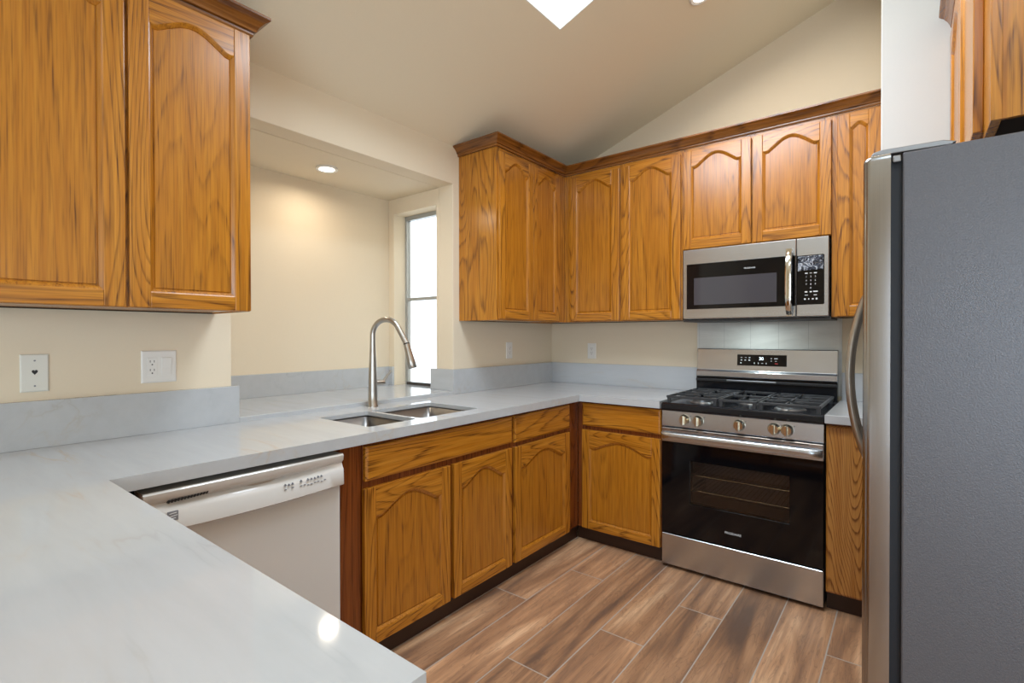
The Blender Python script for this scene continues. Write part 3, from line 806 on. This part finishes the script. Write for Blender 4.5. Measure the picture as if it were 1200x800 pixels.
for dz, dx in ((0.786, 0.0), (0.779, 0.002), (0.772, -0.002)):
    mb.prism([(lx - 0.009 + dx, dz - 0.0012), (lx + 0.009 + dx, dz + 0.0005), (lx + 0.009 + dx, dz + 0.0025), (lx - 0.009 + dx, dz + 0.0008)], -0.6422, -0.6405, WHITEINK)
mb.build('logo_stripes', panel)
mb = MB(); random.seed(3)
for cx_, n_ in ((-2.548, 3), (-2.487, 4), (-2.437, 4)):
    for k in range(n_):
        for r in range(2):
            if random.random() < 0.2: continue
            x = cx_ - DY0 + (k - (n_ - 1) / 2) * 0.0125
            z = 0.7865 - 0.0135 * r + random.uniform(-0.002, 0.002)
            m2 = MB(); m2.prism([(x - 0.0035, z), (x + 0.0035, z), (x + 0.0035, z + 0.0022), (x + 0.0012, z + 0.0022), (x + 0.0012, z + 0.0060 - 0.003 * r), (x - 0.0012, z + 0.0060 - 0.003 * r), (x - 0.0012, z + 0.0022), (x - 0.0035, z + 0.0022)], -0.6418, -0.636, GREYINK); m2.build('button_marking', panel)
mb.bm.free()

# ------------------------------------------------------------------ gas range
RX0, RX1 = 1.1425, 1.9030; RW = RX1 - RX0; RY = -0.6561
t = thing('gas_range', 'stainless steel freestanding gas range with black oven door and five knobs', 'range', (RX0, 0, 0))
mb = MB(); mb.box(0.002, RW - 0.002, -0.60, -0.025, 0.02, 0.862, plain('dark_range_side', (0.03, 0.03, 0.032), 0.4)); 
body = mb.build('body', t)
for sx in (0.05, RW - 0.05):
    for sy in (-0.55, -0.08):
        mb = MB(); mb.lathe([(0.014, 0.0), (0.016, 0.004), (0.009, 0.008), (0.009, 0.02)], BLACKP, 12, 'z', (sx, sy, 0)); mb.build('foot', t)
mb = MB(); mb.box(0.002, RW - 0.002, RY, -0.60, 0.018, 0.1865, STEEL); mb.build('storage_drawer', t, bevel=0.005, seg=3)
# oven door: black glass frame with window hole
WXa, WXb, WZa, WZb = 1.2975 - RX0, 1.7630 - RX0, 0.372, 0.600
mb = cells([0.002, WXa, WXb, RW - 0.002], [0.194, WZa, WZb, 0.692], lambda a, b: not (WXa < a < WXb and WZa < b < WZb), RY, RY + 0.045, BLACKG, 'y')
door = mb.build('oven_door', t, bevel=0.002)
mb = MB(); mb.box(WXa, WXb, RY + 0.004, RY + 0.008, WZa, WZb, SMOKED); mb.build('oven_window', door)
mb = MB(); mb.box(0.002, RW - 0.002, RY - 0.004, RY + 0.045, 0.692, 0.768, STEEL); mb.build('door_top_band', door, bevel=0.004, seg=3)
mb = MB()
for a, b in ((0.05, 0.20), (0.225, 0.245), (0.28, 0.42), (0.45, 0.60), (0.62, 0.70)):
    mb.box(a, b, RY - 0.0046, RY + 0.01, 0.7585, 0.7630, BLACKP)
mb.build('vent_slots', door)
# handle bar
hb = [(-0.030, 0.735), (-0.036, 0.727), (-0.036, 0.708), (-0.030, 0.700), (-0.018, 0.698), (-0.014, 0.704), (-0.014, 0.731), (-0.018, 0.737)]
mb = MB(); loops = []
n = 28
for k in range(n + 1):
    u = k / n; x = 0.006 + (RW - 0.012) * u
    e = min(u, 1 - u); off = 0.016 * (1 - max(0, 1 - e / 0.05) ** 2)
    loops.append([(x, RY + p[0] + 0.014 - off, p[1] + 0.009) for p in hb])
mb.rings(loops, STEEL, True, True, True)
for x in (0.012, RW - 0.052): mb.box(x, x + 0.04, RY - 0.02, RY, 0.712, 0.740, STEEL)
mb.build('oven_handle', door, smooth=True)
text_mesh('FRIGIDAIRE', 0.0155, 'logo_lettering', WHITEINK, door, (1.5122 - RX0, RY - 0.0003, 0.263), FRONT)
# oven cavity with racks
mb = MB(); x0, x1, z0, z1 = WXa - 0.06, WXb + 0.06, 0.29, 0.66
yb, yf = -0.18, RY + 0.046
mb.face([(x0, yb, z0), (x1, yb, z0), (x1, yb, z1), (x0, yb, z1)], OVENIN)
for q in ([(x0, yf, z0), (x1, yf, z0), (x1, yb, z0), (x0, yb, z0)], [(x0, yf, z1), (x0, yb, z1), (x1, yb, z1), (x1, yf, z1)], [(x0, yf, z0), (x0, yb, z0), (x0, yb, z1), (x0, yf, z1)], [(x1, yf, z0), (x1, yf, z1), (x1, yb, z1), (x1, yb, z0)]): mb.face(q, OVENIN)
cav = mb.build('oven_cavity', t)
for z in (0.425, 0.508):
    mb = MB()
    mb.tube([(x0 + 0.005, yf + 0.03, z), (x1 - 0.005, yf + 0.03, z)], 0.0035, CHROME, 8)
    mb.tube([(x0 + 0.005, yb - 0.02, z), (x1 - 0.005, yb - 0.02, z)], 0.003, CHROME, 8)
    for k in range(24):
        x = x0 + 0.015 + (x1 - x0 - 0.03) * k / 23
        mb.tube([(x, yf + 0.03, z), (x, yb - 0.02, z)], 0.0018, CHROME, 6)
    mb.build('oven_rack', t)
# body must not fill the cavity: rebuild it hollow
bpy.data.objects.remove(body, do_unlink=True)
mb = MB(); DS = plain('dark_range_side', (0.03, 0.03, 0.032), 0.4)
mb.box(0.002, 0.05, -0.605, -0.025, 0.02, 0.862, DS); mb.box(RW - 0.05, RW - 0.002, -0.605, -0.025, 0.02, 0.862, DS)
mb.box(0.05, RW - 0.05, -0.15, -0.025, 0.02, 0.862, DS); mb.box(0.05, RW - 0.05, -0.605, -0.15, 0.02, 0.285, DS); mb.box(0.05, RW - 0.05, -0.605, -0.15, 0.665, 0.862, DS)
mb.build('body', t)
# control panel with knobs
mb = MB(); mb.prism([(RY + 0.003, 0.7735), (RY - 0.001, 0.778), (RY + 0.006, 0.8605), (-0.60, 0.8605), (-0.60, 0.7735)], 0.0015, RW - 0.0015, STEEL, 'x')
cp = mb.build('control_panel', t, bevel=0.002)
for k, x in enumerate((1.268, 1.339, 1.540, 1.697, 1.752)):
    cxk = x - RX0; zk = 0.8185; yk = RY + 0.0025
    mb = MB()
    mb.lathe([(0.0285, 0.0), (0.0285, -0.004), (0.0255, -0.007), (0.0235, -0.022), (0.0215, -0.026), (0.001, -0.026)], KNOBM, 28, 'y', (0, 0, 0))
    kn = mb.build('knob', cp, (cxk, yk, zk), smooth=True)
    mb = MB(); mb.box(-0.006, 0.006, -0.040, -0.024, -0.0245, 0.0245, KNOBM); mb.build('grip', kn, bevel=0.003)
mb = MB()
for k, x in enumerate((1.268, 1.339, 1.540, 1.697, 1.752)):
    m2 = MB(); m2.box(x - RX0 + 0.029, x - RX0 + 0.033, RY + 0.001, RY + 0.006, 0.838, 0.842, BLACKP); m2.build('knob_marking', cp)
mb.bm.free()
# cooktop
mb = MB()
mb.prism([(RY - 0.004, 0.8615), (RY - 0.008, 0.872), (RY - 0.004, 0.896), (RY + 0.012, 0.9035), (RY + 0.03, 0.8985), (-0.10, 0.8985), (-0.085, 0.905), (-0.085, 0.8615)], 0.0, RW, ENAMEL, 'x')
ct = mb.build('cooktop', t, bevel=0.003)
BURN = [(0.165, -0.485, 0.050), (0.165, -0.225, 0.040), (RW / 2, -0.355, 0.056), (RW - 0.165, -0.485, 0.058), (RW - 0.165, -0.225, 0.036)]
for bx, by, r in BURN:
    mb = MB()
    mb.lathe([(r + 0.014, 0.8988), (r + 0.010, 0.903), (r, 0.905), (r, 0.9125), (r - 0.006, 0.9135), (0.001, 0.9135)], BURNER, 28, 'z', (bx, by, 0))
    o = mb.build('burner', t, smooth=True)
    mb = MB(); mb.lathe([(r - 0.007, 0.9137), (r - 0.007, 0.919), (r - 0.011, 0.9215), (0.001, 0.9215)], IRON, 28, 'z', (bx, by, 0)); mb.build('burner_cap', o, smooth=True)
def grate(x0, x1, centres):
    mb = MB(); ya, yb = RY + 0.030, -0.105; zt = 0.9395; hb_, wb = 0.013, 0.0055
    def bar(p, q, z=zt, wd=wb, hh=hb_):
        p = Vector((*p, 0)); q = Vector((*q, 0)); d = (q - p).normalized(); nrm = Vector((-d.y, d.x, 0)) * wd
        pts = [p + nrm, q + nrm, q - nrm, p - nrm]
        mb.prism([(v.x, v.y) for v in pts], z - hh, z, IRON, 'z')
    for x in (x0 + 0.006, x1 - 0.006): bar((x, ya), (x, yb))
    for y in (ya + 0.006, yb - 0.006, (ya + yb) / 2): bar((x0, y), (x1, y))
    for cx_, cy_ in centres:
        for a in range(4):
            an = PI / 4 + PI / 2 * a if len(centres) > 1 else PI / 2 * a
            ca_, sa_ = math.cos(an), math.sin(an)
            bar((cx_ + 0.025 * ca_, cy_ + 0.025 * sa_), (cx_ + 0.098 * ca_, cy_ + 0.098 * sa_), wd=0.0045)
        bar((x0, cy_), (cx_ - 0.03, cy_), wd=0.0045); bar((cx_ + 0.03, cy_), (x1, cy_), wd=0.0045)
        bar((cx_, cy_ + 0.03), (cx_, cy_ + 0.12), wd=0.0045); bar((cx_, cy_ - 0.03), (cx_, cy_ - 0.12), wd=0.0045)
    for x in (x0 + 0.012, x1 - 0.012):
        for y in (ya + 0.010, yb - 0.010): mb.box(x - 0.008, x + 0.008, y - 0.008, y + 0.008, 0.8985, zt - 0.004, IRON)
    mb.build('grate', t, bevel=0.0015)
grate(0.016, 0.283, [(0.165, -0.485), (0.165, -0.225)])
grate(0.289, RW - 0.289, [(RW / 2, -0.355)])
grate(RW - 0.283, RW - 0.016, [(RW - 0.165, -0.485), (RW - 0.165, -0.225)])
# backguard
mb = MB(); mb.box(0.004, RW - 0.004, -0.078, -0.022, 0.862, 1.030, ENAMEL); bgd = mb.build('backguard', t, bevel=0.003)
mb = MB(); mb.box(0.006, RW - 0.006, -0.094, -0.078, 0.985, 1.000, BLACKP); mb.box(0.19, RW - 0.30, -0.096, -0.09, 0.990, 0.999, BURNER); mb.build('vent_slots', bgd, bevel=0.002)
mb = MB(); mb.prism([(-0.022, 1.012), (-0.088, 1.010), (-0.098, 1.016), (-0.098, 1.046), (-0.086, 1.058), (-0.076, 1.184), (-0.070, 1.1885), (-0.022, 1.1885)], 0.010, RW - 0.002, STEEL, 'x')
sp = mb.build('steel_panel', bgd, bevel=0.002)
sl = math.atan2(0.010, 0.126)
def bgy(z): return -0.086 + (z - 1.058) / 0.126 * 0.010
mb = MB(); za, zb_ = 1.0885, 1.1545; xa, xb = 1.3905 - RX0, 1.6560 - RX0
lo = [(xa, bgy(za) - 0.0015, za), (xb, bgy(za) - 0.0015, za), (xb, bgy(zb_) - 0.0015, zb_), (xa, bgy(zb_) - 0.0015, zb_)]
mb.rings([lo, [(p[0], p[1] + 0.004, p[2]) for p in lo]], BLACKG, True, True, True); dsp = mb.build('display_panel', bgd)
TR = (PI / 2 - sl, 0, 0)
text_mesh('30', 0.026, 'display_digits', LED, bgd, (xa + 0.132, bgy(1.131) - 0.002, 1.131), TR)
mb = MB()
def ledmark(u, v, wd, ht): 
    x = xa + u * (xb - xa); z = zb_ - v * (zb_ - za)
    m2 = MB(); m2.box(x - wd / 2, x + wd / 2, bgy(z) - 0.0024, bgy(z) - 0.0012, z - ht / 2, z + ht / 2, WHITEINK); m2.build('key_marking', bgd)
for u, v, wd, ht in [(0.09, 0.27, 0.010, 0.0022), (0.18, 0.27, 0.010, 0.0022), (0.26, 0.27, 0.008, 0.004), (0.09, 0.5, 0.008, 0.006), (0.17, 0.5, 0.009, 0.005), (0.255, 0.5, 0.009, 0.006), (0.08, 0.76, 0.007, 0.006), (0.36, 0.76, 0.004, 0.008), (0.44, 0.76, 0.004, 0.008), (0.52, 0.76, 0.010, 0.003), (0.60, 0.76, 0.004, 0.007), (0.70, 0.32, 0.006, 0.004), (0.79, 0.32, 0.018, 0.004), (0.70, 0.54, 0.007, 0.003), (0.79, 0.54, 0.009, 0.002)]: ledmark(u, v, wd, ht)
mb.bm.free()
mb = MB(); x = xa + 0.80 * (xb - xa); z = zb_ - 0.76 * (zb_ - za); mb.box(x - 0.008, x + 0.008, bgy(z) - 0.0024, bgy(z) - 0.0012, z - 0.003, z + 0.003, REDINK); mb.build('red_key_marking', bgd)['label'] = 'red key marking'

# ------------------------------------------------------------------ microwave
MX0, MX1, MY = 1.1465, 1.8835, -0.33; MW = MX1 - MX0
t = thing('microwave', 'stainless steel over-the-range microwave with black window and keypad', 'microwave', (MX0, 0, 0))
MZ0, MZ1 = 1.3655, 1.7775
mb = MB(); mb.box(0.001, MW - 0.001, MY + 0.03, -0.012, MZ0 + 0.002, MZ1 - 0.002, plain('grey_microwave_case', (0.42, 0.42, 0.43), 0.4, metal=0.5)); mb.build('case', t)
mb = MB(); mb.box(-0.006, MW + 0.008, -0.30, -0.012, MZ0 - 0.014, 1.3638, plain('dark_grey_underside', (0.06, 0.06, 0.062), 0.5)); mb.build('bottom_plate', t, bevel=0.002)
SEAM = 1.7395 - MX0
GX0, GX1, GZ0, GZ1 = 1.1690 - MX0, SEAM - 0.003, 1.4255, 1.692
mb = MB()
mb.box(0.0, SEAM - 0.0012, MY + 0.003, MY + 0.03, MZ0 + 0.004, MZ1, STEEL)
door = mb.build('door', t, bevel=0.003)
mb = MB(); mb.box(GX0, GX1, MY, MY + 0.006, GZ0, GZ1, BLACKG); mb.build('door_glass', door, bevel=0.001)
mb = MB(); mb.box(1.2125 - MX0, 1.6480 - MX0, MY - 0.0006, MY + 0.003, 1.4500, 1.6080, MWIN); mb.build('viewing_window', door)
text_mesh('FRIGIDAIRE', 0.0115, 'logo_lettering', WHITEINK, door, (1.5145 - MX0, MY - 0.0003, 1.6445), FRONT)
# bowed handle
hx_ = 1.7085 - MX0
n = 18; loops = []
for k in range(n + 1):
    u = k / n; z = 1.374 + (1.727 - 1.374) * u
    bow = 0.040 * (1 - (2 * u - 1) ** 4) ** 0.8 + 0.004
    hw = 0.0145 + 0.0035 * math.sin(PI * u)
    yb_ = MY - bow
    loops.append([(hx_ - hw, yb_ + 0.006, z), (hx_ - hw * 0.75, yb_ - 0.003, z), (hx_, yb_ - 0.006, z), (hx_ + hw * 0.75, yb_ - 0.003, z), (hx_ + hw, yb_ + 0.006, z), (hx_, yb_ + 0.009, z)])
mb = MB(); mb.rings(loops, CHROME, True, True, True)
mb.box(hx_ - 0.012, hx_ + 0.012, MY - 0.012, MY + 0.004, 1.372, 1.392, CHROME); mb.box(hx_ - 0.014, hx_ + 0.014, MY - 0.018, MY + 0.004, 1.706, 1.728, CHROME)
mb.build('door_handle', door, smooth=True)
mb = MB(); mb.box(SEAM + 0.0012, MW, MY + 0.003, MY + 0.03, MZ0 + 0.004, MZ1, STEEL); cpn = mb.build('control_panel', t, bevel=0.003)
KX0, KX1, KZ0, KZ1 = 1.7415 - MX0, 1.8650 - MX0, 1.4295, 1.6870
mb = MB(); mb.prism([(KX0, KZ0), (KX1 - 0.004, KZ0), (KX1, KZ0 + 0.004), (KX1, KZ1 - 0.004), (KX1 - 0.004, KZ1), (KX0, KZ1)], MY + 0.001, MY + 0.006, BLACKG); mb.build('keypad', cpn)
random.seed(11)
mb = MB(); nx_, nz_ = 22, 18
def filmpt(i, j):
    u, v = i / nx_, j / nz_
    e = min(u, 1 - u, v, 1 - v)
    return (KX0 + 0.006 + u * (KX1 - KX0 - 0.010), MY - 0.0008 - (random.random() * 0.0045 if e > 0.02 else 0), 1.605 + v * (KZ1 - 1.610) + (0.012 * u if j == 0 else 0))
G = [[mb.bm.verts.new(filmpt(i, j)) for j in range(nz_ + 1)] for i in range(nx_ + 1)]
fi = mb.mi(FILM)
for i in range(nx_):
    for j in range(nz_): mb.bm.faces.new([G[i][j], G[i + 1][j], G[i + 1][j + 1], G[i][j + 1]]).material_index = fi
mb.build('protective_film', cpn)['label'] = 'wrinkled clear protective film'
kx = [KX0 + 0.044, KX0 + 0.064, KX0 + 0.084]
for r, row in enumerate(('123', '456', '789')):
    for c, ch in enumerate(row):
        text_mesh(ch, 0.0115, 'key_digit', WHITEINK, cpn, (kx[c], MY + 0.0006, 1.5745 - 0.0195 * r), FRONT, extrude=0.0002)
text_mesh('0', 0.0115, 'key_digit', WHITEINK, cpn, (kx[1], MY + 0.0006, 1.5160), FRONT, extrude=0.0002)
mb = MB()
for x, z, wd, ht in [(kx[0], 1.593, 0.012, 0.005), (kx[1], 1.593, 0.010, 0.003), (kx[2], 1.593, 0.013, 0.005), (kx[0] - 0.001, 1.496, 0.012, 0.006), (kx[1], 1.496, 0.010, 0.006), (kx[2] + 0.001, 1.497, 0.020, 0.006), (kx[0], 1.479, 0.014, 0.003), (kx[2], 1.479, 0.014, 0.004), (kx[0] - 0.006, 1.459, 0.008, 0.007), (kx[0] + 0.011, 1.459, 0.005, 0.006), (kx[1] + 0.009, 1.459, 0.008, 0.006), (kx[2] + 0.006, 1.459, 0.008, 0.009)]:
    m2 = MB(); m2.box(x - wd / 2, x + wd / 2, MY + 0.0004, MY + 0.002, z - ht / 2, z + ht / 2, WHITEINK); m2.build('key_marking', cpn)
mb.bm.free()

# ------------------------------------------------------------------ refrigerator (faces -x)
FY0, FY1 = -1.86, -0.95
t = thing('refrigerator', 'large grey stainless refrigerator seen from its textured side at the right edge', 'refrigerator', (2.94, FY1, 0), -PI / 2)
FW = FY1 - FY0                       # local x: 0..FW runs towards the camera; local y = world x - 2.94
def ly(xw): return xw - 2.94
FZ = 1.7025
mb = MB(); mb.box(0.0, FW, ly(2.190), ly(2.915), 0.03, FZ, STIPPLE); mb.build('body', t, bevel=0.004)
mb = MB(); mb.box(0.01, FW - 0.022, ly(2.168), ly(2.190), 0.06, FZ - 0.012, GASKET); mb.build('door_gasket', t)
mb = MB(); mb.box(0.03, FW - 0.03, ly(2.20), ly(2.90), 0.0, 0.03, BLACKP); mb.build('base_grille', t)
def fdoor(xa, xb):
    """rounded front edge seen in profile"""
    prof = [(ly(2.168), 0), (ly(2.168), 1)]
    mb = MB()
    r = 0.016; yf, ybk = ly(2.1135), ly(2.1680)
    pts = [(xa, ybk)]
    pts += [(xa, yf + r)]
    for k in range(1, 6):
        a = PI / 2 * k / 6; pts.append((xa + r * (1 - math.cos(a)), yf + r * (1 - math.sin(a))))
    m_ = 8
    for k in range(m_ + 1):
        u = k / m_; x = xa + r + (xb - xa - 2 * r) * u
        pts.append((x, yf - 0.004 * (1 - (2 * u - 1) ** 2)))
    for k in range(1, 6):
        a = PI / 2 * (1 - k / 6); pts.append((xb - r * (1 - math.cos(a)), yf + r * (1 - math.sin(a))))
    pts += [(xb, yf + r), (xb, ybk)]
    zt = FZ + 0.004
    loops = [[(p[0], p[1], 0.055) for p in pts], [(p[0], p[1], zt - 0.014) for p in pts]]
    for k in range(1, 6):
        a = PI / 2 * k / 5
        s_ = 0.014 * (1 - math.cos(a))
        loops.append([(p[0] + (s_ if p[0] < xa + 0.02 else (-s_ if p[0] > xb - 0.02 else 0)) * 0.25, p[1] + (s_ if p[1] < yf + r else 0), zt - 0.014 + 0.014 * math.sin(a)) for p in pts])
    mb.rings(loops, STEELV, True, True, True)
    return mb.build('door', t, smooth=True)
d_far = fdoor(0.0, 0.470); d_near = fdoor(0.476, FW)
def fhandle(door, x):
    path = []; n = 22
    for k in range(n + 1):
        u = k / n; z = 0.885 + (1.402 - 0.885) * u
        bow = 0.050 * math.sin(PI * u) ** 0.75 + 0.002
        path.append((x, ly(2.108) - bow, z))
    mb = MB(); mb.tube(path, 0.0105, NICKEL, 14, flat=(1.0, 1.25)); mb.build('handle', door, smooth=True)
fhandle(d_far, 0.440); fhandle(d_near, 0.508)
for xa, xb in ((FW - 0.10, FW - 0.004), (0.004, 0.10)):
    mb = MB(); mb.prism([(ly(2.128), FZ + 0.0042), (ly(2.275), FZ + 0.0002), (ly(2.285), FZ + 0.006), (ly(2.262), FZ + 0.0135), (ly(2.150), FZ + 0.0160), (ly(2.134), FZ + 0.012)], xa, xb, BURNER, 'x')
    mb.build('hinge_cover', t, bevel=0.002)
mb = MB(); mb.box(FW - 0.006, FW - 0.0005, ly(2.171), ly(2.187), FZ - 0.020, FZ - 0.004, BURNER); mb.build('hinge_pin', t, bevel=0.004)

# ------------------------------------------------------------------ wall plates
def plate(name, label, cat, loc, rotz, w, h, m, fn, grp):
    t = thing(name, label, cat, loc, rotz, grp)
    mb = MB()
    mb.rings([[(-w / 2, 0, -h / 2), (w / 2, 0, -h / 2), (w / 2, 0, h / 2), (-w / 2, 0, h / 2)], [(-w / 2, -0.003, -h / 2), (w / 2, -0.003, -h / 2), (w / 2, -0.003, h / 2), (-w / 2, -0.003, h / 2)],
              [(-w / 2 + 0.004, -0.006, -h / 2 + 0.004), (w / 2 - 0.004, -0.006, -h / 2 + 0.004), (w / 2 - 0.004, -0.006, h / 2 - 0.004), (-w / 2 + 0.004, -0.006, h / 2 - 0.004)]], m, True, True, True)
    mb.build('cover_plate', t)
    fn(t); return t
def heart_jack(t):
    s = 0.0075
    pts = [(16 * math.sin(a) ** 3 * s / 16, (13 * math.cos(a) - 5 * math.cos(2 * a) - 2 * math.cos(3 * a) - math.cos(4 * a)) * s * 1.25 / 16) for a in [2 * PI * k / 28 for k in range(28)]]
    mb = MB(); mb.prism([(p[0], p[1] + 0.003) for p in pts], -0.0068, -0.004, BLACKP); mb.build('jack_opening', t)
    for z in (0.040, -0.042):
        mb = MB(); mb.lathe([(0.0028, -0.005), (0.0028, -0.0068), (0.001, -0.0072)], GREYINK, 12, 'y', (0, 0, z)); mb.build('screw', t)
def recept(t, x, m=WHITE):
    mb = MB(); mb.box(x - 0.0165, x + 0.0165, -0.0078, -0.004, -0.033, 0.033, m); f = mb.build('receptacle', t, bevel=0.001)
    mb = MB()
    for z in (0.016, -0.016):
        mb.box(x - 0.0075, x - 0.0055, -0.0081, -0.006, z, z + 0.008, BLACKP); mb.box(x + 0.0055, x + 0.0075, -0.0081, -0.006, z, z + 0.008, BLACKP)
        mb.lathe([(0.0026, -0.006), (0.0026, -0.0081), (0.0005, -0.0081)], BLACKP, 12, 'y', (x, 0, z - 0.008))
    mb.build('slots', f)
def duo(t):
    recept(t, -0.024)
    mb = MB(); mb.box(0.0065, 0.0405, -0.0075, -0.004, -0.034, 0.034, WHITE); f = mb.build('switch_surround', t, bevel=0.001)
    mb = MB(); mb.prism([(-0.0075, -0.031), (-0.0075, 0.031), (-0.0125, 0.031), (-0.0085, -0.005), (-0.0080, -0.031)], 0.0085, 0.0385, WHITE, 'x'); mb.build('rocker', f, bevel=0.0008)
G_ = 'wall plates above the counter'
plate('phone_jack_plate', 'ivory wall plate with a heart-shaped black jack hole, leftmost above the backsplash', 'wall plate', (0, -3.0680, 1.1525), PI / 2, 0.071, 0.122, IVORY, heart_jack, G_)
plate('outlet_plate', 'wide white double plate with outlet and rocker switch under the left cabinet', 'outlet', (0, -2.7160, 1.1570), PI / 2, 0.116, 0.120, WHITE, duo, G_)
plate('outlet_plate', 'white outlet plate on the sink wall under the corner cabinet', 'outlet', (0, -0.5535, 1.1680), PI / 2, 0.070, 0.115, WHITE, lambda t: recept(t, 0), G_)
plate('outlet_plate', 'white outlet plate on the range wall left of the range', 'outlet', (0.3570, 0, 1.1560), 0, 0.070, 0.115, WHITE, lambda t: recept(t, 0), G_)
